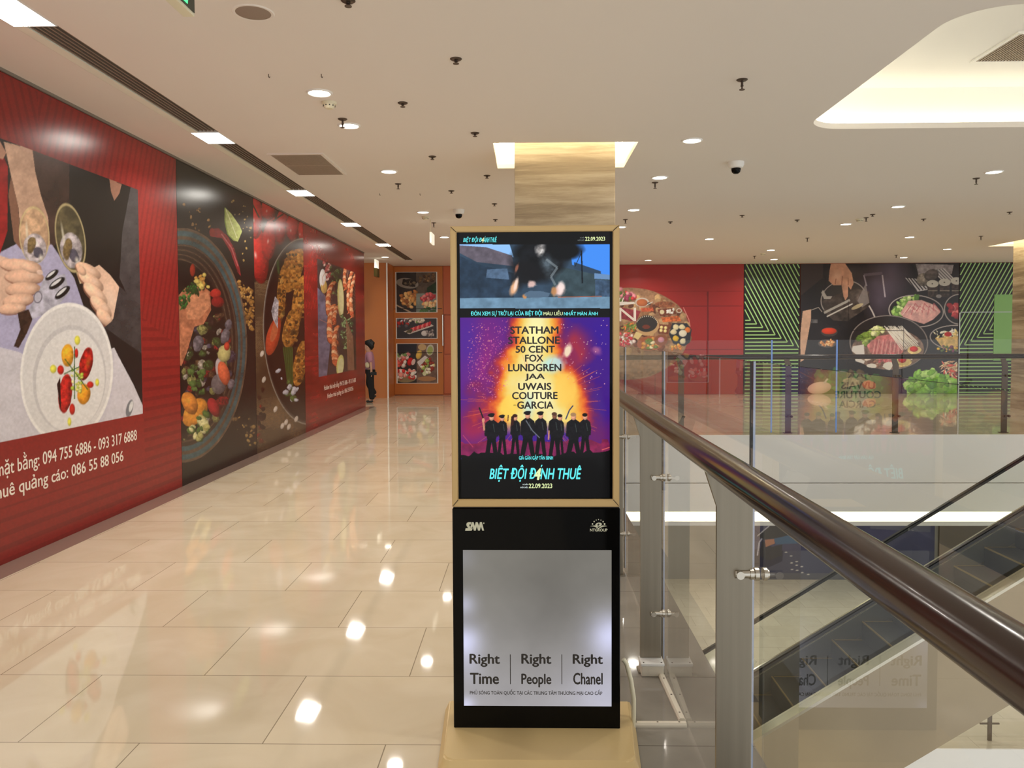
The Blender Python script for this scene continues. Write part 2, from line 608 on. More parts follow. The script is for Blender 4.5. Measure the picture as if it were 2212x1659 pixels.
# orange door leaf beside a narrow door, in the recess
DY = BACK - .04
bm = B(); box(bm, (xo + .002, DY, .02), (pt(957, 700, 1, DY)[0], BACK - .001, CEIL - .02), .004)
d1 = struct('door_1', bm, m_orange)
bm = B()
for y in (667, 762):
    z = pt(900, y, 1, DY)[2]; box(bm, (xo + .02, DY - .003, z - .008), (pt(955, 700, 1, DY)[0], DY - .0005, z + .008))
obj('seam', bm, m_seam, d1)
bm = B()
for a_, b_, c_, d_ in ((958, 980, 575, 679), (960, 980, 681, 764), (960, 980, 767, 850)):
    p, q = pt(a_, d_, 1, DY), pt(b_ + 60, c_, 1, DY)
    box(bm, (p[0], DY, max(.03, p[2])), (q[0], BACK - .001, q[2]), .004)
d2 = struct('door_2', bm, m_orange_r)
bm = B(); p, q = pt(957, 747, 1, DY), pt(959, 680, 1, DY); tube(bm, [(p[0], DY - .06, p[2]), (p[0], DY - .06, q[2])], .016)
for z in (p[2] + .05, q[2] - .01):
    tube(bm, [(p[0], DY - .06, z), (p[0] + .05, DY + .01, z)], .012)
obj('door_handle', bm, m_steel_b, d2)
# lower storey wall
bm = B(); box(bm, (-12, BACK, LOW), (16, BACK + .2, -1.3)); struct('wall_lower', bm, mat('lower_wall_grey', (150, 146, 138), .5))

# ceiling with holes for the slot, the pillar pocket and the big cove
def rrect(x0, y0, x1, y1, r, n=8):
    out = []
    for cx, cy, a in ((x1 - r, y1 - r, 0), (x0 + r, y1 - r, 90), (x0 + r, y0 + r, 180), (x1 - r, y0 + r, 270)):
        for k in range(n + 1):
            t = math.radians(a + 90 * k / n); out.append((cx + r * math.cos(t), cy + r * math.sin(t)))
    return out
SLOT = (-3.05, 2.6, -2.78, 19.2)
POCK = (-.33, 7.62, 1.06, 8.76)
COVE = (2.48, 4.55, 6.9, 7.22)
POCK2 = (9.74, 15.2, 11.4, 16.95)
def plate(name, outer, holes, z0, z1, m):
    cu = bpy.data.curves.new(name, 'CURVE'); cu.dimensions = '2D'; cu.fill_mode = 'BOTH'; cu.extrude = (z1 - z0) / 2
    for ps in [outer] + holes:
        sp = cu.splines.new('POLY'); sp.points.add(len(ps) - 1); sp.use_cyclic_u = True
        for q_, p_ in zip(sp.points, ps):
            q_.co = (p_[0], p_[1], 0, 1)
    o = bpy.data.objects.new(name, cu); C.objects.link(o)
    me = bpy.data.meshes.new_from_object(o.evaluated_get(bpy.context.evaluated_depsgraph_get()))
    bpy.data.objects.remove(o)
    for v_ in me.vertices:
        v_.co.z += (z0 + z1) / 2
    o = _link(name, me, m); o['kind'] = 'structure'
    return o
rc = lambda a: [(a[0], a[1]), (a[2], a[1]), (a[2], a[3]), (a[0], a[3])]
plate('ceiling', [(-12, -4), (16, -4), (16, 21.2), (-12, 21.2)], [rc(SLOT), rc(POCK), rc(POCK2), rrect(*COVE, .33)], CEIL, CEIL + .05, m_ceil)
def recess(name, a, g, h, m):
    """walls and lid above a hole, set back by g"""
    x0, y0, x1, y1 = a[0] - g, a[1] - g, a[2] + g, a[3] + g
    z0, z1 = CEIL + .05, CEIL + h
    bm = B()
    box(bm, (x0 - .03, y0 - .03, z1), (x1 + .03, y1 + .03, z1 + .03))
    box(bm, (x0 - .03, y0, z0), (x0, y1, z1)); box(bm, (x1, y0, z0), (x1 + .03, y1, z1))
    box(bm, (x0, y0 - .03, z0), (x1, y0, z1)); box(bm, (x0, y1, z0), (x1, y1 + .03, z1))
    return struct(name, bm, m)
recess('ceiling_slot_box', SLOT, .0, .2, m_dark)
recess('ceiling_pocket', POCK, .02, .34, m_white)
recess('ceiling_pocket', POCK2, .02, .34, m_white)
recess('ceiling_cove', COVE, .2, .42, m_white)


def area(parent, loc, w_, size, col=(1, .95, .87), shape='DISK', sy=None, spread=150, rot=(0, 0, 0)):
    l = bpy.data.lights.new('lamp_light', 'AREA'); l.energy = w_; l.color = col; l.shape = shape; l.size = size
    if sy:
        l.size_y = sy
    l.spread = math.radians(spread)
    o = bpy.data.objects.new('lamp_light', l); C.objects.link(o)
    o.location = loc; o.rotation_euler = rot
    o.parent = parent; o.matrix_parent_inverse = parent.matrix_basis.inverted()
    return o


def led_run(name, label, pts, m, w_, th=.03):
    t = thing(name, label, 'light', pts[0])
    bm = B()
    for (x0, y0, z), (x1, y1, _) in zip(pts, pts[1:]):
        h = th / 2
        box(bm, (min(x0, x1) - h, min(y0, y1) - h, z), (max(x0, x1) + h, max(y0, y1) + h, z + th))
    obj('light_strip', bm, m, t)
    return t
m_cove_led = mat('cove_led_glow', (255, 255, 255), .5, emit=(255, 242, 206), es=6.5)
m_pock_led = mat('pocket_led_glow', (255, 255, 255), .5, emit=(255, 238, 200), es=26.)
a_, z_ = COVE, CEIL + .055
led_run('cove_light', 'hidden warm light strip round the rim of the large ceiling recess', [(a_[0] - .1, a_[1] - .1, z_), (a_[2] + .1, a_[1] - .1, z_), (a_[2] + .1, a_[3] + .1, z_), (a_[0] - .1, a_[3] + .1, z_), (a_[0] - .1, a_[1] - .1, z_)], m_cove_led, 0)
a_, z_ = POCK, CEIL + .25
led_run('pocket_light', 'warm light strip in the ceiling pocket round the stone pillar behind the kiosk', [(a_[0] + .04, a_[1] + .05, z_), (a_[2] - .04, a_[1] + .05, z_), (a_[2] - .04, a_[3] - .05, z_), (a_[0] + .04, a_[3] - .05, z_), (a_[0] + .04, a_[1] + .05, z_)], m_pock_led, 0)
a_ = POCK2
led_run('pocket_light', 'warm light strip in the ceiling pocket round the far stone pillar', [(a_[0] + .06, a_[1] + .06, z_), (a_[2] - .06, a_[1] + .06, z_), (a_[2] - .06, a_[3] - .06, z_), (a_[0] + .06, a_[3] - .06, z_), (a_[0] + .06, a_[1] + .06, z_)], m_pock_led, 0)

# pillars
def pillar(x0, x1, y0, y1):
    bm = B(); box(bm, (x0, y0, 0), (x1, y1, CEIL + .34), .006, 1)
    return struct('pillar', bm, m_trav)
pillar(pt(1112.5, 600, 1, 7.85)[0], pt(1329, 600, 1, 7.85)[0], 7.85, 8.53)
pillar(10.12, 11.1, 15.5, 16.7)

# ================================================================== ceiling fittings
def on_ceiling(x, y):
    p = pt(x, y, 2, CEIL); return (p[0], p[1], CEIL)
DL_W = 10.5
def downlight(loc, label, w_=DL_W, grp='round downlights in the ceiling', col=(1, .95, .87)):
    t = thing('downlight', label, 'downlight', loc, grp)
    bm = B(); lathe(bm, [(.078, -.004), (.084, -.010), (.094, -.010), (.100, -.002), (.100, 0), (.078, 0)], loc, 28, False); obj('trim_ring', bm, m_white, t, True)
    bm = B(); lathe(bm, [(.0001, -.006), (.078, -.006), (.078, 0), (.0001, 0)], loc, 28, False); obj('lens', bm, m_lamp, t)
    area(t, (loc[0], loc[1], loc[2] - .012), w_, .15, col)
    return t
rowA = ['nearest the camera', 'second from the camera', 'third from the camera', 'fourth from the camera', 'beside the top of the kiosk']
for (x, y), s_ in zip([(690, 200), (754, 271), (840, 370), (914, 458), (960, 512)], rowA):
    downlight(on_ceiling(x, y), 'round downlight in the corridor row, ' + s_)
downlight(on_ceiling(832, 555), 'round downlight past the end of the red hoarding')
for (x, y), s_ in zip([(1495, 303), (1425, 383), (1369, 453), (1341, 490)], ['brightest, beside the pillar light pocket', 'second beyond the pillar', 'third beyond the pillar', 'peeping out at the kiosk corner']):
    downlight(on_ceiling(x, y), 'round downlight in the row along the balustrade, ' + s_)
for (x, y), s_ in zip([(1532, 516), (1665, 540), (2147, 371), (1940, 446), (1827, 484), (1965, 512), (2046, 538)],
                      ['above the red mural', 'above the striped panel edge', 'alone nearest the large ceiling recess', 'first beyond the large recess over the void', 'beside a smoke detector over the void', 'above the hotpot mural', 'closest to the far stone pillar']):
    downlight(on_ceiling(x, y), 'round ceiling downlight, ' + s_)
for (x, y), s_ in zip([(1400, 562), (1672, 560), (1952, 556)], ['the red mural', 'the striped panel', 'the hotpot mural']):
    p = on_ceiling(x, y); downlight((p[0], min(p[1], 20.1), CEIL), 'round wall washer downlight grazing the top of ' + s_, 24)
for x, y, s_ in ((-1.5, 2.2, 'over the kiosk approach'), (1.55, 2.6, 'over the balustrade beside the kiosk'), (1.55, 4.15, 'over the balustrade before the pillar'), (-1.5, -1.2, 'over the corridor behind the camera')):
    downlight((x, y, CEIL), 'round ceiling downlight ' + s_)
for x, y in ((2, 14.2), (5.2, 14.2), (8.4, 14.2), (2, 18), (5.2, 18), (8.4, 18)):  # lamps added out of view to brighten the lower storey
    downlight((x, y, -1.32), 'unseen round downlight added to light the storey below', 30, 'added downlights of the storey below')

# slot along the hoarding: spotlights alternating with linear diffusers
sy = [pt(x, y, 2, CEIL)[1] for x, y in ((60, 25), (478, 298), (661, 417), (768, 485), (836, 529))]
m_spot = mat('spot_glow', (255, 255, 255), .5, emit=(255, 250, 240), es=22.)
sl = ['largest, nearest the camera', 'second along the slot', 'third along the slot', 'fourth along the slot', 'last along the slot']
for y, s_ in zip(sy, sl):
    t = thing('slot_spotlight', 'bright spotlight in the ceiling slot beside the hoarding, ' + s_, 'spotlight', (-2.9, y, CEIL), 'spotlights in the ceiling slot')
    bm = B(); box(bm, (-3.038, y - .197, CEIL + .002), (-2.792, y + .197, CEIL + .04)); obj('lens', bm, m_spot, t)
    bm = B(); ring_box(bm, -3.048, y - .206, -2.782, y + .206, .008, CEIL - .004, CEIL + .045); obj('frame', bm, m_white, t)
    area(t, (-2.9, y, CEIL - .012), 30., .24, (1, .93, .84), 'RECTANGLE', .36, 160, (0, math.radians(-14), 0))
edges = [2.65] + [v for y in sy for v in (y - .21, y + .21)] + [19.15]
dl_ = ['nearest piece', 'second piece', 'third piece', 'fourth piece', 'fifth piece', 'piece at the far end']
for (y0, y1), s_ in zip(zip(edges[::2], edges[1::2]), dl_):
    t = thing('slot_diffuser', 'dark slatted air diffuser in the ceiling slot, ' + s_, 'air vent', (-2.9, (y0 + y1) / 2, CEIL), 'slatted diffusers in the ceiling slot')
    bm = B()
    for k in range(6):
        x = -2.965 + k * .034; box(bm, (x, y0 + .01, CEIL + .004), (x + .012, y1 - .01, CEIL + .05))
    obj('slat', bm, m_slat, t)
    bm = B(); box(bm, (-3.046, y0, CEIL - .002), (-2.972, y1, CEIL + .01)); obj('flange', bm, mat('pale_flange', (244, 246, 234), .4), t)

# square air vents
def vent(c4, z, label, n, bar):
    x0, x1, y0, y1 = c4
    t = thing('ceiling_vent', label, 'air vent', ((x0 + x1) / 2, (y0 + y1) / 2, z))
    bm = B(); ring_box(bm, x0, y0, x1, y1, .03, z - .012, z)
    obj('frame', bm, m_ceil if bar else m_white, t)
    bm = B(); box(bm, (x0 + .02, y0 + .02, z - .003), (x1 - .02, y1 - .02, z - .0005)); obj('backing', bm, mat('vent_backing', (64, 56, 50), .8), t)
    bm = B()
    for k in range(n):
        x = x0 + .04 + (x1 - x0 - .08) * k / (n - 1); box(bm, (x - .004, y0 + .03, z - .012), (x + .005, y1 - .03, z - .003))
    if bar:
        box(bm, (x0 + .03, (y0 + y1) / 2 - .01, z - .013), (x1 - .03, (y0 + y1) / 2 + .01, z - .003))
    obj('grille_bar', bm, m_slat_v, t)
vent((-2.63, -2.06, 7.95, 9.0), CEIL, 'grey square air grille in the ceiling beside the slatted slot', 34, True)
z_ = CEIL + .42
p = pt(2095, 133, 2, z_); q = pt(2190, 70, 2, z_)
vent((p[0], p[0] + 1.3, q[1] - .02, p[1]), z_, 'grey air grille in the raised panel of the large ceiling recess', 50, False)

# ceiling speaker
loc = on_ceiling(547, 27)
t = thing('ceiling_speaker', 'round grey mesh loudspeaker set flush in the ceiling', 'loudspeaker', loc)
bm = B(); lathe(bm, [(.098, -.004), (.112, -.006), (.118, 0), (.098, 0)], loc, 40, False); obj('trim_ring', bm, m_ceil, t, True)
bm = B(); lathe(bm, [(.0001, -.008), (.07, -.007), (.099, -.003), (.099, 0)], loc, 40, False); obj('mesh_grille', bm, mat('speaker_mesh', (150, 134, 122), .6), t, True)

# sprinklers
def sprinkler(loc, label, drop):
    t = thing('fire_sprinkler', label, 'sprinkler', loc, 'fire sprinklers in the ceiling')
    bm = B(); lathe(bm, [(.012, -.012), (.030, -.010), (.040, -.003), (.040, 0), (.012, 0)], loc, 20, False); obj('escutcheon', bm, m_bronze, t, True)
    bm = B(); lathe(bm, [(.009, 0), (.009, -drop * .6), (.013, -drop * .65), (.006, -drop * .75), (.006, -drop), (.0001, -drop)], loc, 12, False); obj('head', bm, m_bronze, t, True)
    bm = B(); lathe(bm, [(.0001, -drop), (.02, -drop), (.02, -drop - .004), (.0001, -drop - .004)], loc, 16, False); obj('deflector', bm, m_bronze, t)
    return t
spr = [((752, 1), 'cut by the top edge of the view', .03), ((985, 127), 'alone high above the kiosk', .03), ((870, 222), 'between the two downlight rows before the pillar', .03),
       ((740, 257), 'hanging just before the second corridor downlight', .07), ((1026, 287), 'just before the pillar light pocket', .03), ((934, 338), 'beside the third corridor downlight', .03),
       ((860, 397), 'hanging just behind the third corridor downlight', .06), ((1052, 379), 'left of the pillar, first of three', .03), ((975, 412), 'between the corridor row and the pillar', .03),
       ((1068, 440), 'left of the pillar, second of three', .03), ((1070, 474), 'left of the pillar, third of three', .03), ((1603, 172), 'alone in front of the large ceiling recess tip', .07),
       ((1415, 394), 'hanging just behind the second balustrade downlight', .07), ((2109, 385), 'hanging beside the downlight nearest the recess', .07), ((1351, 474), 'hanging over the kiosk corner', .06),
       ((1448, 479), 'halfway between kiosk corner and red mural', .03), ((1603, 465), 'over the void before the striped panel', .03), ((1722, 475), 'over the void before the hotpot mural', .03),
       ((1871, 470), 'one of a close pair beside a smoke detector, hanging', .06), ((1885, 463), 'one of a close pair beside a smoke detector, flush', .03), ((1995, 473), 'between two downlights over the void', .03),
       ((2181, 458), 'flush, out towards the far pillar', .03), ((1744, 514), 'hanging above the striped panel edge', .07), ((2119, 510), 'hanging before the far stone pillar', .07), ((1630, 553), 'tiny, nearest the striped panel', .06),
       ((1936, 551), 'tiny, nearest the hotpot mural', .06), ((937, 481), 'beside the white hanging sign rod', .07)]
for (x, y), s_, d in spr:
    sprinkler(on_ceiling(x, y), 'small ceiling sprinkler ' + s_.replace('left of the pillar', 'beside the pillar on the corridor side'), d)

# smoke detectors
m_cream = mat('cream_plastic', (232, 226, 200), .4)
for (x, y), s_ in (((711, 221), 'just behind the nearest corridor downlight'), ((919, 468), 'beside the fourth corridor downlight'), ((1857, 473), 'over the void beside a downlight'), ((1648, 547), 'close to the striped panel')):
    loc = on_ceiling(x, y)
    t = thing('smoke_detector', 'cream dome smoke detector ' + s_, 'smoke detector', loc, 'smoke detectors')
    bm = B(); lathe(bm, [(.0001, -.018), (.055, -.018), (.06, -.006), (.06, 0)], loc, 24, False); obj('base', bm, m_cream, t, True)
    bm = B(); lathe(bm, [(.048, -.018), (.044, -.036), (.03, -.05), (.0001, -.052)], loc, 24, False); obj('sensor_dome', bm, m_cream, t, True)
    bm = B()
    for k in range(10):
        a = k * .628; x_, y_ = loc[0] + .0455 * math.cos(a), loc[1] + .0455 * math.sin(a)
        box(bm, (x_ - .004, y_ - .004, CEIL - .034), (x_ + .004, y_ + .004, CEIL - .026))
    obj('vent', bm, m_seam, t)
# dome cameras
for (x, y), s_ in (((991, 453), 'just above the kiosk corner'), ((1590, 350), 'over the void beyond the pillar')):
    loc = on_ceiling(x, y)
    t = thing('dome_camera', 'white ceiling security camera with dark dome ' + s_, 'camera', loc, 'dome cameras')
    bm = B(); lathe(bm, [(.085, 0), (.085, -.03), (.07, -.06), (.05, -.068), (.0001, -.068)], loc, 28, False); obj('housing', bm, m_white, t, True)
    bm = B(); lathe(bm, [(.05, -.066), (.05, -.085), (.042, -.11), (.024, -.124), (.0001, -.128)], loc, 24, False); obj('dome', bm, m_black, t, True)
# tiny hooks
for (x, y), s_ in (((580, 160), 'alone between slot and downlight'), ((694, 160), 'above the nearest corridor downlight'), ((820, 418), 'behind the third corridor downlight'), ((907, 418), 'between two corridor downlights')):
    loc = on_ceiling(x, y)
    bm = B(); tube(bm, [(loc[0], loc[1], CEIL), (loc[0], loc[1], CEIL - .02), (loc[0] + .006, loc[1], CEIL - .026), (loc[0] + .01, loc[1], CEIL - .018)], .003, 6)
    tag(obj('ceiling_hook', bm, m_bronze), 'tiny dark ceiling hook ' + s_, 'hook', 'small ceiling hooks')

# hanging signs
zs = 2.80
p = pt(421, 37, 2, zs)
t = thing('exit_sign', 'green and black running man exit sign hanging from the ceiling', 'sign', (p[0], p[1] - .2, zs))
bm = B(); box(bm, (p[0] - .045, p[1] - .42, zs), (p[0], p[1], zs + .22), .004); obj('housing', bm, m_cream, t)
bm = B(); box(bm, (p[0] + .0005, p[1] - .41, zs + .012), (p[0] + .003, p[1] - .008, zs + .21)); obj('face', bm, mat('exit_sign_face', (20, 40, 28), .25), t)
m_exit = mat('exit_green_glow', (60, 200, 120), .4, emit=(90, 245, 160), es=1.1)
def fig(bm, pts):
    prism(bm, [(p[1] - .41 + u, zs + v) for u, v in pts], 0, p[0] + .0035, p[0] + .005)
bm = B()
fig(bm, [(.30, .02), (.335, .02), (.345, .075), (.325, .10), (.30, .09)]); fig(bm, [(.235, .03), (.26, .015), (.285, .055), (.28, .10), (.255, .10)])
fig(bm, [(.25, .10), (.335, .10), (.32, .16), (.27, .165)]); fig(bm, [(.19, .11), (.26, .135), (.255, .155), (.19, .13)])
v8 = [(.30 + .021 * math.cos(k * .785), .187 + .021 * math.sin(k * .785)) for k in range(8)]; fig(bm, v8)
obj('pictogram', bm, m_exit, t)
bm = B()
for k in (-.34, -.08):
    tube(bm, [(p[0] - .022, p[1] + k, zs + .21), (p[0] - .022, p[1] + k, CEIL)], .005, 8)
obj('rod', bm, m_cream, t)
def blade_sign(px_, ytop, y1, y2, lab, dark):
    c = pt(px_, ytop, 2, CEIL); z1, z2 = pt(px_, y1, 1, c[1])[2], pt(px_, y2, 1, c[1])[2]
    t = thing('hanging_sign', lab, 'sign', (c[0], c[1], z2))
    bm = B(); tube(bm, [(c[0], c[1], z1 - .01), (c[0], c[1], CEIL)], .006, 8); obj('rod', bm, m_cream, t)
    zm = (z1 + z2) / 2 if dark else z2
    bm = B(); box(bm, (c[0] - .016, c[1] - .01, zm), (c[0] + .016, c[1] + .38, z1), .003); obj('panel', bm, mat('sign_white', (250, 246, 232), .4, emit=(255, 250, 230), es=.6), t)
    if dark:
        bm = B(); box(bm, (c[0] - .03, c[1] - .01, z2), (c[0] + .03, c[1] + .38, zm), .004); obj('lower_panel', bm, mat('sign_dark_brass', (66, 54, 20), .3, .4), t)
blade_sign(930, 474, 501, 524, 'thin white sign hanging on a rod beside the corridor downlights', False)
blade_sign(810, 557, 560, 597, 'white and dark brass sign hanging past the end of the red hoarding', True)

# ================================================================== kiosk
KY = 2.95
kp = lambda x, y, Y=KY: pt(x, y, 1, Y)
ZB = kp(1160, 1573)[2]
K = thing('digital_kiosk', 'tall tan and black advertising kiosk with a lit movie screen', 'kiosk', (.03, KY + .05, 0))
# sloping base plate
f0, f1 = pt(957, 1640, 2, ZB), pt(1373, 1640, 2, ZB)
b0, b1 = pt(972, 1512, 2, ZB), pt(1358, 1512, 2, ZB)
yf, yb = f0[1], b0[1]
def rounded(x0, x1, y0, y1, xb0, xb1, r, n=6):
    o = []
    for cx, cy, a in ((x0 + r, y0 + r, 180), (x1 - r, y0 + r, 270)):
        for k in range(n + 1):
            t_ = math.radians(a + 90 * k / n); o.append((cx + r * math.cos(t_), cy + r * math.sin(t_)))
    return o + [(xb1, y1), (xb0, y1)]
bm = B()
top = rounded(f0[0], f1[0], yf, yb, b0[0], b1[0], .035)
bot = rounded(f0[0] - .022, f1[0] + .022, yf - .03, yb + .01, b0[0] - .02, b1[0] + .02, .045)
ta = [bm.verts.new((x, y, ZB)) for x, y in top]; tb = [bm.verts.new((x, y, .008)) for x, y in bot]
bm.faces.new(ta); bm.faces.new(tb[::-1])
for i in range(len(ta)):
    j = (i + 1) % len(ta); bm.faces.new((ta[i], tb[i], tb[j], ta[j]))
bmesh.ops.bevel(bm, geom=[e for e in bm.edges if abs(e.verts[0].co.z - ZB) < 1e-4 and abs(e.verts[1].co.z - ZB) < 1e-4], offset=.006, segments=2, affect='EDGES')
obj('base', bm, m_gold_d, K, True)
for x in (f0[0] + .06, f1[0] - .06):
    for y in (yf + .05, yb - .06):
        bm = B(); lathe(bm, [(.02, 0), (.02, .01), (.0001, .01)], (x, y, 0), 12); obj('rubber_foot', bm, m_rubber, K)
# lower cabinet
a, b = kp(980.5, 1573), kp(1340, 1098)
bm = B(); box(bm, (a[0], KY, a[2]), (b[0], KY + .12, b[2]), .003, 1); cab = obj('cabinet', bm, m_black, K)
bm = B(); box(bm, (a[0] + .004, KY + .006, b[2]), (b[0] - .004, KY + .11, b[2] + .008)); obj('gap_strip', bm, m_seam, K)
# upper frame: four mitred bars, screen glass behind
FY = KY - .018
a, b = kp(976.5, 1095, FY), kp(1338.5, 486, FY)
ia, ib = kp(990, 1079, FY), kp(1324, 499, FY)
bm = B()
O4 = [(a[0], a[2]), (b[0], a[2]), (b[0], b[2]), (a[0], b[2])]; I4 = [(ia[0], ia[2]), (ib[0], ia[2]), (ib[0], ib[2]), (ia[0], ib[2])]
for i in range(4):
    j = (i + 1) % 4
    prism(bm, [O4[i], O4[j], I4[j], I4[i]], 1, FY, KY + .03)
bmesh.ops.bevel(bm, geom=[e for e in bm.edges if all(abs(v.co.y - FY) < 1e-5 for v in e.verts) and not any(abs(v.co.x - o[0]) < 1e-5 and abs(v.co.z - o[1]) < 1e-5 for v in e.verts[:1] for o in O4 if any(abs(v2.co.x - q_[0]) < 1e-5 and abs(v2.co.z - q_[1]) < 1e-5 for v2 in e.verts[1:] for q_ in I4))], offset=.003, segments=2, affect='EDGES')
obj('screen_frame', bm, m_gold, K)
bm = B()
for i in range(4):
    p_, q_ = Vector((O4[i][0], FY - .0006, O4[i][1])), Vector((I4[i][0], FY - .0006, I4[i][1])); tube(bm, [p_.lerp(q_, .1), p_.lerp(q_, .95)], .0009, 6)
obj('mitre_seam', bm, m_seam, K)
bm = B(); box(bm, (a[0] + .004, KY + .028, a[2] + .004), (b[0] - .004, KY + .13, b[2] - .004), .004); obj('back_shell', bm, m_gold, K)
bm = B(); box(bm, (ia[0] - .002, KY - .006, ia[2] - .002), (ib[0] + .002, KY + .02, ib[2] + .002)); scr = obj('screen', bm, m_black, K)
SY = KY - .0075

# cream cable from the kiosk, floor ducts and junction box
bm = B()
pts_ = [pt(x, y, 1, KY + .09) for x, y in ((1346, 1424), (1353, 1433), (1363, 1470), (1369, 1510), (1369, 1545), (1368, 1572))]
pts_ = [(p[0], p[1], max(p[2], .012)) for p in pts_]
tube(bm, pts_, .009, 10); tag(obj('power_cable', bm, m_cream, None, True), 'cream power cable curving from the kiosk side to the floor', 'cable')
def duct(name, p0, p1, w_, h, lab):
    p0, p1 = Vector(p0), Vector(p1); d = (p1 - p0); d.z = 0; n = d.normalized(); s_ = Vector((-n.y, n.x, 0)) * w_
    t = thing(name, lab, 'cable duct', (p0 + p1) / 2, 'white floor ducts')
    bm = B()
    sec = [(-1, 0), (-1, .55), (-.6, 1), (.6, 1), (1, .55), (1, 0)]
    A = [bm.verts.new(p0 + s_ * u + Vector((0, 0, v * h))) for u, v in sec]; D = [bm.verts.new(p1 + s_ * u + Vector((0, 0, v * h))) for u, v in sec]
    for i in range(6):
        j = (i + 1) % 6; bm.faces.new((A[i], A[j], D[j], D[i]))
    bm.faces.new(A); bm.faces.new(D[::-1]); o = obj('cover', bm, m_duct, t)
    for k in (.12, .5, .88):
        q = p0.lerp(p1, k); bm = B(); lathe(bm, [(.004, h - .0005), (.004, h + .001), (.0001, h + .001)], q, 8)
        obj('screw', bm, m_bronze, t)
m_duct = mat('white_duct_plastic', (222, 214, 198), .4)
g_ = lambda x, y, z=.002: tuple(pt(x, y, 2, z))
duct('cable_duct', g_(1359, 1568), g_(1482, 1568), .014, .016, 'white floor cable duct running from the kiosk to the glass')
duct('cable_duct', g_(1429, 1462), g_(1474, 1560), .014, .016, 'white scuffed floor cable duct running from the junction box')
j0, j1 = pt(1386, 1463, 2, 0), pt(1434, 1463, 2, 0)
t = thing('junction_box', 'white plastic junction box on the floor at the railing post', 'junction box', ((j0[0] + j1[0]) / 2, j0[1] + .06, 0))
bm = B(); box(bm, (j0[0], j0[1], .002), (j1[0], j0[1] + .085, .05), .004); obj('body', bm, m_duct, t)
bm = B(); box(bm, (j0[0] - .003, j0[1] - .003, .05), (j1[0] + .003, j0[1] + .088, .064), .004); lid = obj('lid', bm, m_white, t)
for x in (j0[0] + .01, j1[0] - .01):
    for y in (j0[1] + .008, j0[1] + .077):
        bm = B(); lathe(bm, [(.0035, .0635), (.0035, .0655), (.0001, .0655)], (x, y, 0), 8); obj('screw', bm, m_bronze, lid)
bm = B(); xk = (j0[0] + j1[0]) / 2
tube(bm, [(xk - .01, j0[1] + .001, .026), (xk - .01, j0[1] - .0015, .026)], .012, 16); obj('knockout', bm, m_duct, t)

# ================================================================== balustrade along the corridor
RZ = 1.212
t = thing('handrail', 'thick dark lacquered handrail of the balustrade beside the kiosk', 'handrail', (.5, 5, RZ))
bm = B(); tube(bm, [(.5, y, RZ) for y in (-1.6, 2, 5, 7.84)], .0385, 32); obj('tube', bm, m_rail, t, True)
t2 = thing('handrail', 'short dark handrail running on from the back of the stone pillar', 'handrail', (.5, 10, RZ))
bm = B(); tube(bm, [(.5, y, RZ) for y in (8.54, 12.46)], .0385, 24); obj('tube', bm, m_rail, t2, True)
bm = B(); sphere(bm, (.5, -1.6, RZ), .0385, 16); obj('end_cap', bm, m_rail, t, True)
def clamp(bm, axis, base, d, z, s_=1):
    """glass standoff of turned steel from the post to the pane"""
    x, y = base
    P0 = Vector((x, y, z)); dv = Vector((1, 0, 0)) if axis == 0 else Vector((0, -1, 0))
    tube(bm, [P0, P0 + dv * (d - .012)], .0115, 14)
    for k0, k1, r in ((d - .030, d - .020, .015), (d - .017, d - .0065, .018), (d + .0065, d + .016, .018), (d + .016, d + .022, .012)):
        tube(bm, [P0 + dv * k0, P0 + dv * k1], r, 16)
    side = Vector((0, -1, 0)) if axis == 0 else Vector((-1, 0, 0))
    tube(bm, [P0 + dv * .012 - side * .0, P0 + dv * .012 + side * .018], .011, 14)
def post_bm():
    bm = B()
    prof = [(.512, 0), (.608, 0), (.608, 1.08), (.556, 1.155), (.545, RZ - .03), (.50, RZ - .0385), (.478, RZ - .03), (.512, 1.085)]
    prism(bm, prof, 1, 0, .014)
    bmesh.ops.bevel(bm, geom=[e for e in bm.edges if abs(e.verts[0].co.y - e.verts[1].co.y) < 1e-6], offset=.0015, segments=1, affect='EDGES')
    return bm
pl = ['its flared top seen beside the kiosk', 'behind the white junction box', 'just past the kiosk edge', 'just before the stone pillar', None, 'past the stone pillar', 'at the far corner of the void']
p0_ = thing('railing_post', 'flat steel railing post under the dark handrail, closest of its row', 'railing post', (.56, .67, 0), 'steel posts of the corridor balustrade')
bm = post_bm(); bmesh.ops.translate(bm, vec=(0, .67, 0), verts=bm.verts[:]); obj('plate', bm, m_steel, p0_)
bm = B(); box(bm, (.50, .64, .0), (.62, .715, .008), .002); obj('foot_plate', bm, m_steel, p0_)
for z in (.90, .27):
    bm = B(); clamp(bm, 0, (.56, .672), .07, z); obj('glass_clamp', bm, m_steel_b, p0_, True)
for k, s_ in enumerate(pl):
    if s_:
        dup(p0_, (.56, .67 + 1.46 * (k + 1), 0), 'flat steel post under the dark handrail, ' + s_)
m_edge_d = mat('dark_glass_edge', (10, 14, 14), .25)
m_edge_glint = mat('blue_white_edge_glint', (190, 208, 244), .15, spec=.8)  # light caught on the pane edge, put in as blue-white colour
GX = .624
yj = [-.70 + 1.46 * k for k in range(10)]
gl = ['at the camera', 'under the thickest length of handrail', 'beside the kiosk, showing its reflection', 'behind the junction box', 'past the kiosk edge', 'just before the pillar', 'past the pillar', 'far along the void', 'at the far corner']
spans = list(zip(yj[:6], yj[1:6] + [7.84])) + [(8.54, 10.0), (10.0, 11.46), (11.46, 12.34)]
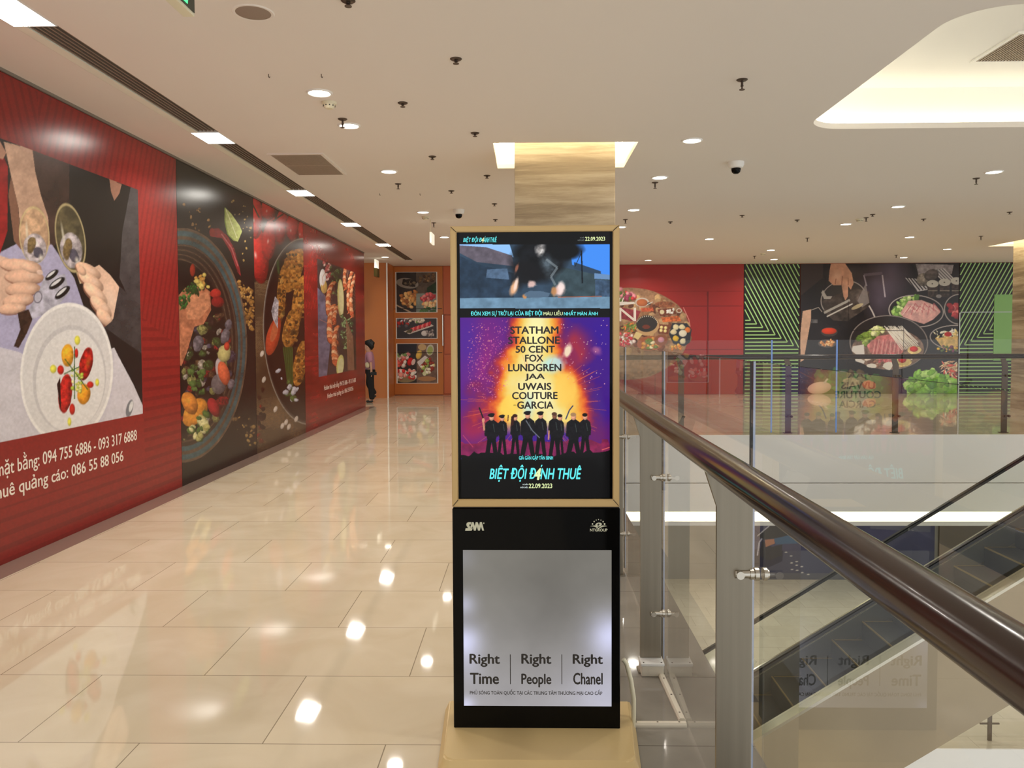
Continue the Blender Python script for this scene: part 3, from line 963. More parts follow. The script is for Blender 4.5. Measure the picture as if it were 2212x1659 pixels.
for (y0, y1), s_ in zip(spans, gl):
    t = thing('glass_panel', 'clear balustrade glass pane on the corridor side, ' + s_, 'glass panel', (GX + .006, (y0 + y1) / 2, .02), 'glass panes of the corridor balustrade')
    bm = B(); box(bm, (GX, y0 + .007, .02), (GX + .012, y1 - .007, 1.476)); obj('pane', bm, m_glass, t)
    bm = B(); box(bm, (GX, y0 + .003, .02), (GX + .0085, y0 + .0065, 1.476)); obj('edge', bm, m_edge_d, t)
    bm = B(); box(bm, (GX + .0088, y0 + .002, .02), (GX + .0150, y0 + .0065, 1.476)); obj('edge', bm, m_edge_glint, t)

# far balustrade across the void
t = thing('handrail', 'dark handrail of the far balustrade across the void', 'handrail', (4.7, 12.5, 1.2))
bm = B(); tube(bm, [(x, 12.5, 1.2) for x in (.54, 3, 6, 9.6)], .0385, 20); obj('tube', bm, m_rail, t, True)
fx = [2.41, 4.09, 5.76, 7.45, 9.1]
fl = ['in front of the red mural', 'in front of the striped panel', 'in front of the hotpot mural', 'in front of the far pillar', 'out past the far pillar']
m_steel_d = mat('dull_steel', (96, 82, 70), .4, .6)
p0_ = None
for x, s_ in zip(fx, fl):
    lab = 'slim far balustrade post ' + s_
    if p0_ is None:
        p0_ = thing('railing_post', lab, 'railing post', (x, 12.44, 0), 'posts of the far balustrade')
        bm = B(); prism(bm, [(x + u, z) for u, z in ((-.045, 0), (.045, 0), (.045, 1.08), (.0, 1.17), (-.07, 1.175), (-.045, 1.06))], 1, 12.44, 12.454); obj('plate', bm, m_steel_d, p0_)
        bm = B(); box(bm, (x - .02, 12.45, 1.1), (x + .02, 12.5, 1.165)); obj('bracket', bm, m_steel_d, p0_)
        bm = B(); box(bm, (x - .06, 12.42, 0), (x + .06, 12.50, .008)); obj('foot_plate', bm, m_steel_d, p0_)
        for z in (.90, .27):
            for dx in (-.03, .03):
                bm = B(); clamp(bm, 1, (x + dx, 12.442), .072, z); obj('glass_clamp', bm, m_steel_d, p0_, True)
    else:
        dup(p0_, (x, 12.44, 0), lab)
xj = [.78 + 1.0075 * k for k in range(9)]
for k, (x0, x1) in enumerate(zip(xj, xj[1:])):
    t = thing('glass_panel', 'clear far balustrade pane across the void, ' + ['first', 'second', 'third', 'fourth', 'fifth', 'sixth', 'seventh', 'eighth'][k] + ' from the kiosk side', 'glass panel', ((x0 + x1) / 2, 12.37, .02), 'glass panes of the far balustrade')
    bm = B(); box(bm, (x0 + .012, 12.364, .02), (x1 - .012, 12.376, 1.468)); obj('pane', bm, m_glass, t)
    if k in (3, 4):
        bm = B(); box(bm, (x0 - .010, 12.362, .02), (x0 + .0115, 12.378, 1.468)); obj('edge', bm, mat('blue_edge_glint', (120, 165, 250), .2, spec=.8), t)  # blue strip colour stands in for light caught at the pane joint

# lower storey railing
t = thing('railing_post', 'small grey railing post on the storey below at the white edge', 'railing post', (7.3, 12.4, LOW))
bm = B(); box(bm, (7.27, 12.4, LOW), (7.33, 12.43, LOW + 1.1), .003); obj('plate', bm, m_steel_d, t)
bm = B(); tube(bm, [(7.15, 12.42, LOW + .27), (7.45, 12.42, LOW + .27)], .015); obj('glass_clamp', bm, m_steel_d, t)
t = thing('glass_panel', 'clear glass pane along the white edge of the storey below', 'glass panel', (9, 12.37, LOW))
bm = B(); box(bm, (5.9, 12.364, LOW + .02), (12, 12.376, LOW + 1.2)); obj('pane', bm, m_glass, t)

# ================================================================== escalator
EN, EF, SL = 9.4, 10.55, .627
zd = lambda x: -3.29 + SL * (x - 2.68)
X0, X1 = .75, 7.9
t = thing('escalator', 'escalator with dark steps and glass sides rising across the void', 'escalator', (4, 10, LOW))
def para(bm, y0, y1, dz0, dz1, x0=X0, x1=X1):
    prism(bm, [(x0, zd(x0) + dz0), (x1, zd(x1) + dz0), (x1, zd(x1) + dz1), (x0, zd(x0) + dz1)], 1, y0, y1)
    return bm
m_truss = noisy(mat('truss_cladding', (176, 162, 136), .35), (164, 150, 126), (.6, .6, .6), 3)
bm = B(); para(bm, EN - .14, EN - .10, -1.42, -.02); para(bm, EF + .10, EF + .14, -1.42, -.02); para(bm, EN - .10, EF + .10, -1.42, -1.38); obj('truss_cladding', bm, m_truss, t)
m_deck = mat('deck_steel', (196, 190, 172), .26, 1.)
m_skirt = mat('skirt_steel', (150, 148, 138), .35, .9)
m_hr = mat('black_handrail_rubber', (20, 19, 18), .22)
for y0, s_ in ((EN, -1), (EF, 1)):
    bm = B(); para(bm, y0 - .14 if s_ < 0 else y0 - .04, y0 + .04 if s_ < 0 else y0 + .14, -.02, .02); obj('deck', bm, m_deck, t)
    bm = B(); yi = y0 + .045 * -s_; para(bm, min(yi, yi + .01 * -s_), max(yi, yi + .01 * -s_), -.30, .0); obj('skirt', bm, m_skirt, t)
    bm = B(); para(bm, y0 - .006, y0 + .006, .02, .72); obj('glass_side', bm, m_glass_b, t)
    bm = B(); prism(bm, [(X0, zd(X0) + .72), (X1, zd(X1) + .72), (X1, zd(X1) + .775), (X0, zd(X0) + .775)], 1, y0 - .035, y0 + .035)
    bmesh.ops.bevel(bm, geom=bm.edges[:], offset=.012, segments=2, affect='EDGES'); obj('moving_handrail', bm, m_hr, t, True)
m_step = noisy(mat('step_aluminium', (36, 34, 30), .5, .3), (26, 25, 23), (3, 160, 3), 2)
m_yel = mat('yellow_step_line', (120, 98, 48), .5)
run = .4
x = X0 + .1
while x + run < X1:
    z = zd(x) - .10
    bm = B(); box(bm, (x, EN + .07, z - SL * run - .02), (x + run, EF - .07, z))
    st = obj('step', bm, m_step, t)
    bm = B(); box(bm, (x - .003, EN + .07, z - .014), (x + .014, EF - .07, z + .003)); box(bm, (x + .03, EN + .07, z), (x + run, EN + .10, z + .003)); box(bm, (x + .03, EF - .10, z), (x + run, EF - .07, z + .003))
    obj('edge_line', bm, m_yel, st)
    x += run

# ================================================================== printed hoarding along the corridor
WX = WALL_X
yb_ = [3.40, pt(387, 700, 0, WX)[1], pt(551, 700, 0, WX)[1], pt(657.5, 700, 0, WX)[1], WALL_END]
m_hoard = mat('hoarding_board', (120, 40, 36), .5)
m_hoard_k = mat('hoarding_board_dark', (30, 26, 24), .5)
m_letter = mat('white_print', (236, 226, 216), .35)


def hoarding(i, label, bg, cell):
    y0, y1 = yb_[i], yb_[i + 1]
    t = thing('hoarding_panel', label, 'hoarding', (WX - .02, (y0 + y1) / 2, 0))
    bm = B(); box(bm, (WX - .034, y0 + .002, 0), (WX - .001, y1 - .002, CEIL - .024)); obj('board', bm, m_hoard if i in (0, 3) else m_hoard_k, t)
    return t, Art(0, WX, y0 + .003, y1 - .003, .003, CEIL - .026, cell, bg)


def red_stripes(A, ua, ub, za, zb, per=.095):
    """tone-on-tone chevrons round the picture"""
    U, V = A.U, A.V
    out = ~((U > ua - .02) & (U < ub + .02) & (V > za - .45) & (V < zb))
    low = V < 1.75 - .55 * np.abs(U - (ua + ub) / 2) / ((ub - ua) / 2) + .55
    d = np.where(U > (ua + ub) / 2, U - .35 * V, U + .35 * V)
    st = np.where(low, (V % per) < per * .36, (d % per) < per * .36)
    A.whole(out & st & (V < 3.36), (112, 20, 20), .40)


SK, SK2 = (226, 184, 160), (196, 146, 122)
# ---- first red panel: two hands toasting over a plate
t, A = hoarding(0, 'red hoarding panel showing two hands toasting wine glasses over a plate', (150, 30, 28), .0072)
ua, ub = 4.32, pt(302, 600, 0, WX)[1]
za, zb = pt(309, 893, 0, WX)[2], pt(295, 408, 0, WX)[2]
red_stripes(A, ua, ub, za, zb)
A.region((A.U > ua) & (A.U < ub) & (A.V > za) & (A.V < zb))
A.whole(A.U > 0, (34, 29, 28))
A.poly([(60, 300), (150, 340), (155, 470), (100, 560), (60, 480)], (74, 52, 46), 1, .3, 40)
A.poly([(150, 340), (320, 400), (320, 720), (200, 560), (150, 470)], (27, 24, 24), 1, .3, 30)
A.poly([(236, 386), (263, 398), (258, 418), (247, 434), (240, 415)], (156, 108, 88))
A.poly([(283, 400), (300, 405), (312, 720), (258, 600), (264, 500)], (66, 62, 65), 1, .2, 20)
A.line([(262, 500), (256, 600)], 3, (20, 18, 19))
A.poly([(-300, 480), (0, 545), (45, 522), (112, 528), (160, 600), (190, 690), (250, 770), (312, 900), (312, 960), (-300, 1100)], (178, 174, 212), 1, .08, 30)
A.poly([(-300, 760), (-40, 740), (40, 760), (120, 800), (262, 745), (312, 868), (312, 960), (-300, 1100)], (214, 210, 222), 1, .06, 40)
A.poly([(-300, 250), (4, 330), (17, 360), (16, 500), (0, 548), (-300, 520)], (160, 26, 30), 1, .25, 25)
A.poly([(-60, 280), (0, 305), (14, 330), (6, 345), (-60, 320)], (190, 140, 116))
A.poly([(8, 306), (70, 322), (76, 370), (88, 420), (104, 470), (108, 530), (48, 540), (40, 450), (24, 380)], (214, 172, 146), 1, .12, 18)
A.poly([(24, 380), (40, 450), (46, 540), (30, 520), (18, 420)], (140, 96, 76))
# glasses
for gx, gy, rx, ry, ro, c0 in ((74, 508, 33, 62, -3, (196, 158, 124)), (152, 514, 32, 76, -9, (92, 84, 58))):
    A.ell(gx, gy, rx, ry, c0, ro, .92, .35, .05, .35, 12)
    A.ell(gx, gy, rx, ry, (226, 206, 150), ro, .75, ring=.08)
    A.ell(gx + 2, gy + 28, rx * .74, ry * .52, (190, 180, 190), ro, .9, .3, .15, .5, 8)
    A.ell(gx - 6, gy + 22, rx * .28, ry * .3, (120, 96, 52), ro + 15, .9, .3, .3, .4, 5)
    A.ell(gx + 8, gy + 38, rx * .3, ry * .2, (60, 58, 78), ro, .8, .3, .3)
    A.ell(gx - 16, gy - 8, 4, ry * .45, (250, 244, 220), ro, .7, soft=.8)
    A.ell(gx + 14, gy + 48, 6, 10, (250, 244, 226), ro, .8, soft=.9)
A.line([(76, 568), (84, 600)], 6, (206, 180, 130)); A.line([(168, 588), (176, 612)], 7, (214, 190, 150))
# fists
A.poly([(-320, 500), (-180, 530), (-40, 556), (-40, 662), (-200, 690), (-320, 690)], (206, 160, 134), 1, .1, 20)
A.poly([(-60, 556), (0, 552), (30, 562), (40, 600), (34, 650), (0, 664), (-60, 660)], SK, 1, .1, 20)
for x, y, rx, ry, ro in ((44, 574, 45, 15, 6), (52, 598, 42, 16, 2), (50, 624, 38, 15, -3), (40, 648, 34, 14, -8), (26, 666, 30, 12, -6)):
    A.ell(x, y + 2, rx, ry + 1, (146, 94, 76), ro, .8); A.ell(x, y, rx, ry, (222, 176, 150), ro, 1, .42, .05, .08, 14); A.ell(x + 16, y - 3, rx * .4, ry * .5, (244, 212, 192), ro, .6, soft=.9)
A.ell(66, 578, 26, 10, (226, 182, 156), 20, 1, .4); A.ell(86, 588, 7, 5, (240, 206, 190), 20, .9)
A.poly([(196, 582), (214, 572), (238, 594), (259, 622), (257, 655), (246, 688), (228, 704), (214, 680), (200, 630)], (232, 190, 164), 1, .08, 20)
for x, y, rx, ry, ro in ((190, 584, 30, 13, 28), (196, 606, 33, 13, 36), (206, 634, 33, 13, 42), (218, 662, 30, 13, 46), (226, 686, 24, 12, 50)):
    A.ell(x - 1, y + 3, rx, ry + 1, (150, 98, 78), ro, .85); A.ell(x, y, rx, ry, (228, 184, 156), ro, 1, .42, .05, .08, 14); A.ell(x + 8, y + 1, rx * .4, ry * .5, (248, 216, 196), ro, .6, soft=.9)
A.ell(240, 646, 17, 40, (246, 214, 192), -18, .75, soft=.9); A.ell(176, 584, 13, 8, (226, 180, 152), 50, 1, .4)
A.poly([(258, 618), (282, 640), (312, 668), (312, 770), (262, 742), (222, 710), (244, 692)], (60, 57, 60), 1, .2, 14)
A.poly([(226, 708), (312, 768), (312, 884), (288, 830), (256, 770)], (30, 27, 29), 1, .2, 12)
# cutlery and carafe
A.poly([(95, 600), (140, 592), (150, 630), (120, 668), (70, 690), (62, 668), (80, 640)], (188, 186, 206), 1, .25, 10)
for c in ((112, 594, 17, 7, 38), (123, 612, 20, 8, 36), (135, 632, 20, 8, 40)):
    A.ell(*c[:4], (26, 24, 26), -c[4]); A.ell(c[0] - 2, c[1] - 2, c[2] * .7, c[3] * .4, (226, 226, 232), -c[4])
A.ell(82, 642, 9, 13, (190, 186, 204), 10); A.ell(82, 642, 9, 13, (90, 84, 100), 10, ring=.15)
A.poly([(38, 676), (62, 668), (70, 690), (58, 720), (40, 752), (30, 748), (44, 712)], (66, 44, 36), 1, .3, 8)
# plate
A.ell(146, 812, 104, 162, (150, 146, 178), 4, .6, soft=.25)
A.ell(144, 806, 100, 152, (224, 222, 224), 4, tex=.03, tsc=50)
A.ell(150, 818, 79, 116, (206, 204, 208), 4); A.ell(152, 822, 74, 110, (232, 230, 231), 4)
A.ell(144, 806, 100, 152, (246, 244, 244), 4, ring=.05)
A.poly([(196, 668), (312, 880), (312, 760), (240, 700)], (40, 36, 38), 0)
A.ell(146, 768, 13, 24, (232, 158, 34), 0, sh=.6, rough=.1, tex=.2); A.ell(181, 851, 14, 23, (230, 146, 28), 8, sh=.6, rough=.1, tex=.2)
A.ell(186, 786, 14, 37, (176, 26, 20), 12, sh=.6, rough=.15, tex=.5); A.ell(190, 784, 7, 18, (190, 130, 30), 12, .5, rough=.3, soft=.8)
A.ell(141, 850, 15, 44, (182, 30, 24), 6, sh=.6, rough=.15, tex=.5)
A.poly([(123, 830), (130, 815), (132, 890), (128, 870)], (50, 14, 14))
for c in ((165, 763, 4, 10), (131, 799, 7, 10), (195, 831, 7, 7), (156, 884, 6, 12)):
    A.ell(*c, (196, 32, 22), sh=.5)
for c in ((167, 735, 6, 10), (115, 797, 7, 9), (210, 826, 4, 8), (150, 911, 4, 9)):
    A.ell(*c, (222, 216, 72), sh=.4)
A.scatter([(155, 790), (178, 800), (176, 846), (156, 840)], 40, 2, 5, [(206, 200, 90), (170, 190, 60), (224, 214, 150)])
for p in ([(161, 748), (161, 862)], [(140, 775), (190, 842)], [(138, 808), (172, 792)]):
    A.line(p, 2, (46, 96, 34))
A.ell(280, 882, 7, 19, (120, 124, 134), 14); A.ell(283, 878, 4, 12, (226, 228, 232), 14)
A.region(None)
A.tone(.9, .97).grain(.05, 4, 1, 2)
A.mesh('print', m_print, t, .0)
def hotline(t, s, u0, u1, z0, z1):
    """a text line on the hoarding between u0 and u1 along the wall"""
    cu = bpy.data.curves.new('x', 'FONT'); cu.body = s; cu.resolution_u = 3
    o = bpy.data.objects.new('x', cu); C.objects.link(o)
    me = bpy.data.meshes.new_from_object(o.evaluated_get(bpy.context.evaluated_depsgraph_get())); bpy.data.objects.remove(o); thicken(me, .014)
    xs = [v.co.x for v in me.vertices]; a, b = min(xs), max(xs)
    for v in me.vertices:
        v.co = (WX + .0012 + v.co.z * .00008, u0 + (v.co.x - a) / (b - a) * (u1 - u0), z0 + v.co.y / .72 * (z1 - z0))
    me.name = 'lettering'
    _link('lettering', me, m_letter, t)
e1 = pt(295, 927, 0, WX); e2 = pt(295, 950, 0, WX)
f1, f2 = pt(266, 972, 0, WX), pt(266, 995, 0, WX)
W1 = (e1[1] - pt(37, 1000, 0, WX)[1]) / .664
W2 = (f1[1] - pt(161, 1000, 0, WX)[1]) / .345
L1, L2 = 'Hotline thuê mặt bằng: 094 755 6886 - 093 317 6888', 'Hotline thuê quảng cáo: 086 55 88 056'
T_END = e1[1]
hotline(t, L1, e1[1] - W1, e1[1], e2[2], e1[2]); hotline(t, L2, f1[1] - W2, f1[1], f2[2], f1[2])

# ---- black panel with the fish bowl
t, A = hoarding(1, 'black hoarding panel showing a big bowl of salmon and vegetables', (24, 21, 20), .008)
A.grain(.35, 90, 3)
A.scatter([(395, 430), (450, 420), (460, 500), (400, 510)], 16, 2, 5, [(150, 112, 64), (120, 88, 50)], rough=.4)
A.scatter([(500, 430), (542, 440), (545, 580), (520, 560)], 20, 1.5, 3.5, [(150, 120, 60), (110, 90, 50)], rough=.4)
A.scatter([(515, 600), (548, 630), (548, 720), (525, 690)], 90, 2.5, 5, [(150, 104, 44), (122, 82, 36), (178, 132, 66)], rough=.4)
A.scatter([(495, 900), (548, 880), (552, 980), (530, 960)], 22, 2, 5, [(140, 110, 60), (100, 78, 48)], rough=.4)
for n, (f, c) in enumerate(((1., (104, 82, 64)), (.975, (64, 92, 100)), (.93, (92, 74, 58)), (.90, (60, 88, 96)), (.86, (60, 45, 36)))):
    A.ell(392, 746, 142 * f, 254 * f, c, 0, tex=.25, tsc=30)
for k in range(9):
    A.ell(392 - k * 1.5, 742, 120 - k * 3, 214 - k * 5, ((92, 70, 54), (46, 34, 28))[k % 2], 0, ring=.02)
A.ell(384, 752, 106, 190, (30, 22, 19), 0, tex=.5, tsc=14)
A.scatter([(390, 680), (470, 660), (500, 760), (492, 860), (450, 930), (396, 950)], 150, 5, 13, [(46, 30, 26), (120, 30, 28), (58, 74, 36), (120, 118, 66), (66, 58, 76), (28, 22, 22), (86, 60, 40), (150, 140, 130)], rough=.4, tex=.5, seed=5)
A.poly([(384, 640), (400, 622), (436, 616), (454, 630), (456, 670), (440, 700), (420, 706), (404, 760), (392, 790), (380, 790)], (206, 122, 84), 1, .25, 9)
A.poly([(400, 640), (450, 630), (456, 660), (430, 690), (404, 690)], (222, 142, 100), 1, .2, 6)
A.scatter([(386, 640), (404, 610), (438, 606), (446, 622), (412, 640), (400, 668), (388, 676)], 60, 3, 7, [(38, 84, 30), (52, 104, 40), (28, 62, 26)], rough=.5, asp=(.25, .6))
A.scatter([(420, 600), (440, 590), (452, 620), (436, 622)], 12, 4, 8, [(196, 140, 60), (216, 190, 90)])
A.ell(416, 584, 6, 14, (150, 40, 22), 0, sh=.5)
A.ell(466, 634, 12, 11, (190, 44, 34), 0, sh=.5, rough=.2); A.ell(470, 652, 14, 12, (140, 28, 26), 0, sh=.5)
for c in ((422, 890, 22, 34, 30, (226, 140, 38)), (410, 870, 16, 24, -20, (214, 126, 40))):
    A.ell(*c[:4], c[5], c[4], sh=.6, rough=.15, tex=.2)
A.scatter([(406, 920), (446, 890), (448, 930), (420, 962)], 22, 5, 11, [(176, 170, 96), (74, 104, 40), (206, 200, 140)], rough=.35)
A.ell(476, 800, 10, 26, (176, 164, 170), -10, sh=.5); A.ell(472, 830, 16, 22, (120, 110, 118), 0, sh=.5, a=.8)
A.ell(484, 806, 12, 28, (212, 92, 56), -15, sh=.6, rough=.15); A.ell(462, 880, 12, 22, (158, 32, 36), -25, sh=.7)
for c in ((428, 742, 12, 20), (486, 726, 10, 16), (494, 700, 7, 12), (500, 830, 7, 14)):
    A.ell(*c, (104, 96, 108), 10, sh=.6, rough=.35, tex=.4, tsc=6)
A.ell(484, 764, 14, 18, (188, 176, 110), 15, sh=.5, rough=.2); A.ell(490, 748, 6, 9, (200, 60, 36), 0, sh=.6)
A.scatter([(412, 800), (440, 800), (440, 850), (416, 840)], 18, 4, 9, [(56, 82, 36), (80, 110, 50)], rough=.4)
A.poly([(458, 494), (472, 492), (492, 510), (506, 536), (518, 580), (521, 598), (513, 588), (498, 545), (480, 515), (460, 512)], (140, 30, 36), 1, .2, 8)
A.line([(478, 505), (500, 535), (514, 575)], 2.5, (206, 110, 116), .7)
A.ell(458, 502, 6, 10, (150, 30, 28), 0)
A.poly([(486, 448), (500, 462), (518, 488), (523, 500), (514, 522), (506, 520), (492, 506), (486, 478)], (184, 198, 108), 1, .08, 6)
A.line([(486, 448), (486, 478), (492, 506), (506, 520)], 2.5, (128, 150, 60))
A.line([(488, 452), (512, 514)], 1.6, (226, 230, 170))
A.tone(.85, .92).grain(.10, 4, 1, 2)
A.mesh('print', m_print, t)

# ---- burlap panel
t, A = hoarding(2, 'dark hoarding panel showing tomatoes, burlap and grilled chicken on a black plate', (116, 92, 62), .009)
wv = (np.sin(A.V * 210) * np.sin(A.U * 210) > .1)
A.whole(wv, (72, 54, 36), .75); A.grain(.5, 60, 9)
A.poly([(540, 400), (670, 440), (670, 560), (615, 600), (540, 610)], (36, 24, 20), 1, .3, 20)
for c in ((556, 545, 22, 68, -8), (552, 470, 16, 45, 0), (583, 515, 16, 48, 8), (608, 490, 14, 40, 5), (632, 492, 14, 32, 0), (580, 450, 16, 26, 0), (652, 500, 8, 26, 0)):
    A.ell(*c[:4], (186, 26, 24), c[4], sh=.7, rough=.08, tex=.1)
    A.ell(c[0] - 4, c[1] + 6, c[2] * .2, c[3] * .16, (255, 220, 210), c[4], .8, soft=.9)
for p in ([(590, 478), (600, 470), (612, 462)], [(545, 440), (560, 470)], [(632, 470), (640, 455)]):
    A.line(p, 3, (66, 50, 28))
A.ell(660, 716, 92, 202, (150, 140, 130), -2); A.ell(660, 716, 90, 198, (22, 17, 17), -2); A.ell(662, 716, 80, 184, (32, 24, 22), -2)
A.ell(660, 716, 90, 198, (120, 108, 102), -2, .6, ring=.018)
CH = [(196, 132, 50), (176, 108, 38), (150, 86, 30), (214, 158, 76), (120, 70, 28)]
for c in ((632, 580, 24, 46, 20), (608, 640, 10, 62, 4), (646, 650, 15, 56, 10), (628, 712, 18, 44, 12), (648, 788, 14, 52, 8)):
    A.ell(*c[:4], (184, 120, 44), c[4], sh=.45, rough=.25, tex=.55, tsc=5)
    x, y, rx, ry = c[:4]
    A.scatter([(x - rx * .7, y - ry * .7), (x + rx * .7, y - ry * .7), (x + rx * .7, y + ry * .7), (x - rx * .7, y + ry * .7)], 46, 2, 5, CH + [(56, 46, 22), (70, 60, 26)], rough=.5, a=.75, seed=int(x))
A.ell(590, 728, 14, 42, (206, 70, 34), 14, sh=.5, rough=.1); A.ell(592, 716, 7, 22, (226, 120, 70), 14, .8, rough=.3)
A.poly([(594, 640), (602, 650), (600, 710), (590, 690), (586, 672)], (196, 190, 206), 1, .5, 5)
for k in range(9):
    A.line([(612 + k * 2.4, 750), (622 + k * 1.2, 830 + 4 * k)], 2.4, ((70, 110, 40), (44, 78, 30))[k % 2])
A.scatter([(600, 800), (650, 840), (650, 880), (615, 850)], 14, 3, 7, [(190, 190, 210), (80, 110, 50)], rough=.5)
A.line([(600, 562), (602, 592)], 5, (50, 96, 40))
for c in ((566, 764), (570, 820), (595, 884), (610, 920), (618, 912), (624, 922), (640, 905)):
    A.ell(*c, 4, 7, (216, 204, 196), 20, sh=.3)
A.scatter([(556, 830), (572, 840), (570, 960), (556, 950)], 14, 4, 7, [(60, 28, 24), (120, 40, 30), (34, 24, 22)], rough=.4)
A.tone(.85, .86).grain(.10, 4, 1, 2)
A.mesh('print', m_print, t)

# ---- second red panel: prawns
t, A = hoarding(3, 'red hoarding panel showing orange prawns with lemon and dill', (150, 30, 28), .0095)
c0, c1 = pt(687, 700, 0, WX), pt(768.5, 700, 0, WX)
ua, ub = c0[1], c1[1]; za, zb = pt(692, 814, 0, WX)[2], pt(688, 560, 0, WX)[2]
red_stripes(A, ua, ub, za, zb)
A.region((A.U > ua) & (A.U < ub) & (A.V > za) & (A.V < zb))
A.whole(A.U > 0, (64, 56, 60)); A.grain(.3, 20, 4)
A.poly([(685, 620), (704, 640), (716, 720), (706, 815), (688, 815)], (104, 104, 136), 1, .3, 12)
A.poly([(740, 590), (770, 600), (770, 810), (745, 760)], (58, 42, 38), 1, .3, 10)
A.scatter([(700, 566), (712, 570), (716, 600), (704, 605)], 26, 2, 5, [(206, 150, 150), (226, 180, 176), (170, 80, 84)])
A.scatter([(714, 575), (736, 582), (734, 640), (718, 634)], 70, 2, 5, [(60, 88, 50), (40, 66, 36), (90, 116, 74)], asp=(.2, .5), rough=.4)
A.ell(697, 603, 7, 22, (226, 222, 226), 0, sh=.2); A.ell(700, 620, 7, 14, (206, 170, 90), 0, sh=.3); A.ell(697, 600, 5.5, 17, (240, 238, 240), 0)
PR = [(206, 112, 66), (226, 150, 104), (190, 92, 54), (232, 172, 130)]
def prawn(cx, cy, rx, ry, a0, a1, w0, w1, n=11):
    for k in range(n):
        t_ = k / (n - 1); a = math.radians(a0 + (a1 - a0) * t_); wd = w0 + (w1 - w0) * t_
        x, y = cx + rx * math.cos(a), cy + ry * math.sin(a)
        A.ell(x, y, wd, wd * 1.9, (120, 52, 30), math.degrees(a), .8, .2)
        A.ell(x, y - .8, wd * .92, wd * 1.75, PR[k % 4], math.degrees(a), 1, .5, .06, .25, 3)
        A.line([(x, y), (x - (x - cx) * .5, y - (y - cy) * .5)], .8, (196, 110, 80), .7)
    A.scatter([(x - 3, y - 4), (x + 3, y - 4), (x + 4, y + 8), (x - 3, y + 8)], 5, 2, 4, [(190, 70, 44), (214, 110, 70)], asp=(.3, .5))
prawn(726, 650, 17, 40, 250, 130, 4, 7)
prawn(728, 700, 16, 44, 240, 120, 4, 8)
prawn(738, 745, 16, 48, 230, 120, 4, 8)
prawn(730, 690, 8, 26, 300, 170, 3, 5)
prawn(770, 640, 18, 60, 250, 150, 3, 4.5); prawn(776, 650, 18, 60, 250, 150, 3, 4.5); prawn(760, 600, 16, 40, 240, 150, 3, 4.5)
for p in ([(704, 650), (696, 600), (712, 572)], [(712, 700), (690, 690)], [(752, 600), (744, 566)]):
    A.line(p, .9, (206, 120, 90), .8)
A.ell(736, 645, 7, 42, (206, 196, 120), -2, sh=.3); A.ell(737, 645, 5, 36, (224, 218, 160), -2)
A.ell(735, 790, 8, 24, (206, 204, 120), 6, sh=.3); A.ell(736, 793, 6, 20, (226, 226, 170), 6)
A.scatter([(738, 680), (760, 690), (764, 720), (748, 760), (738, 740)], 90, 2, 5, [(76, 108, 66), (56, 88, 52), (120, 148, 100)], asp=(.2, .5), rough=.4)
for k in range(8):
    A.line([(748 + k * 2, 690 + 5 * k), (752 + k * 1.8, 800)], 1.4, (160, 110, 84))
A.region(None)
A.tone(.85, .95).grain(.05, 5, 1, 2)
A.mesh('print', m_print, t)
u0, u1 = pt(700, 838, 0, WX)[1], pt(768.5, 820, 0, WX)[1]
hotline(t, L1, u0, u1, pt(768, 825, 0, WX)[2], pt(768, 816, 0, WX)[2])
u0, u1 = pt(707, 850, 0, WX)[1], pt(763, 838, 0, WX)[1]
hotline(t, L2, u0, u1, pt(763, 843, 0, WX)[2], pt(763, 834, 0, WX)[2])

# ================================================================== posters on the orange door
def poster(x0, y0, x1, y1, label, paint):
    t = thing('poster', label, 'poster', tuple(pt((x0 + x1) / 2, y1, 1, DY - .012)))
    a, b = pt(x0 - 1.4, y1 + 1.4, 1, DY), pt(x1 + 1.4, y0 - 1.4, 1, DY)
    bm = B(); box(bm, (a[0], DY - .008, a[2]), (b[0], DY - .0008, b[2])); obj('white_border', bm, m_white, t)
    A = Art.px(1, DY - .0095, x0, y0, x1, y1, .0065, (50, 44, 44))
    A.grain(.3, 10, 5); paint(A); A.mesh('print', m_print_m, t)
def p_top(A):
    A.poly([(899, 586), (946, 586), (946, 645), (899, 645)], (92, 80, 72), 1, .3, 8)
    A.ell(880, 612, 24, 11, (150, 144, 136), 8); A.ell(884, 611, 15, 8, (44, 34, 28), 0, rough=.3, tex=.6, tsc=4)
    A.scatter([(872, 605), (896, 606), (896, 618), (876, 617)], 26, 1.5, 4, [(72, 56, 44), (110, 96, 76), (40, 30, 26)])
    A.scatter([(903, 592), (936, 590), (940, 606), (906, 610)], 22, 2.5, 5, [(150, 118, 80), (110, 84, 60), (70, 48, 36)])
    A.poly([(922, 622), (946, 606), (946, 640), (922, 634)], (40, 60, 40), 1, .3, 5)
    A.scatter([(864, 640), (880, 628), (899, 630), (899, 658), (888, 664), (866, 656)], 46, 3, 6, [(206, 156, 92), (226, 184, 122), (182, 120, 66), (150, 90, 50)])
    A.poly([(899, 634), (946, 634), (946, 676), (899, 676)], (140, 152, 146), 1, .2, 8)
    A.scatter([(908, 642), (932, 632), (938, 642), (914, 654)], 20, 3, 6, [(206, 96, 104), (226, 140, 140), (190, 60, 70)])
    A.scatter([(916, 656), (944, 648), (944, 662), (918, 664)], 18, 3, 6, [(222, 166, 110), (236, 196, 150)])
    A.scatter([(922, 660), (944, 664), (940, 674), (904, 674)], 14, 3, 5, [(50, 84, 50), (76, 112, 70)])
    A.line([(854, 658), (888, 675)], 3, (180, 160, 136)); A.line([(850, 667), (950, 667)], 1.2, (26, 22, 20))
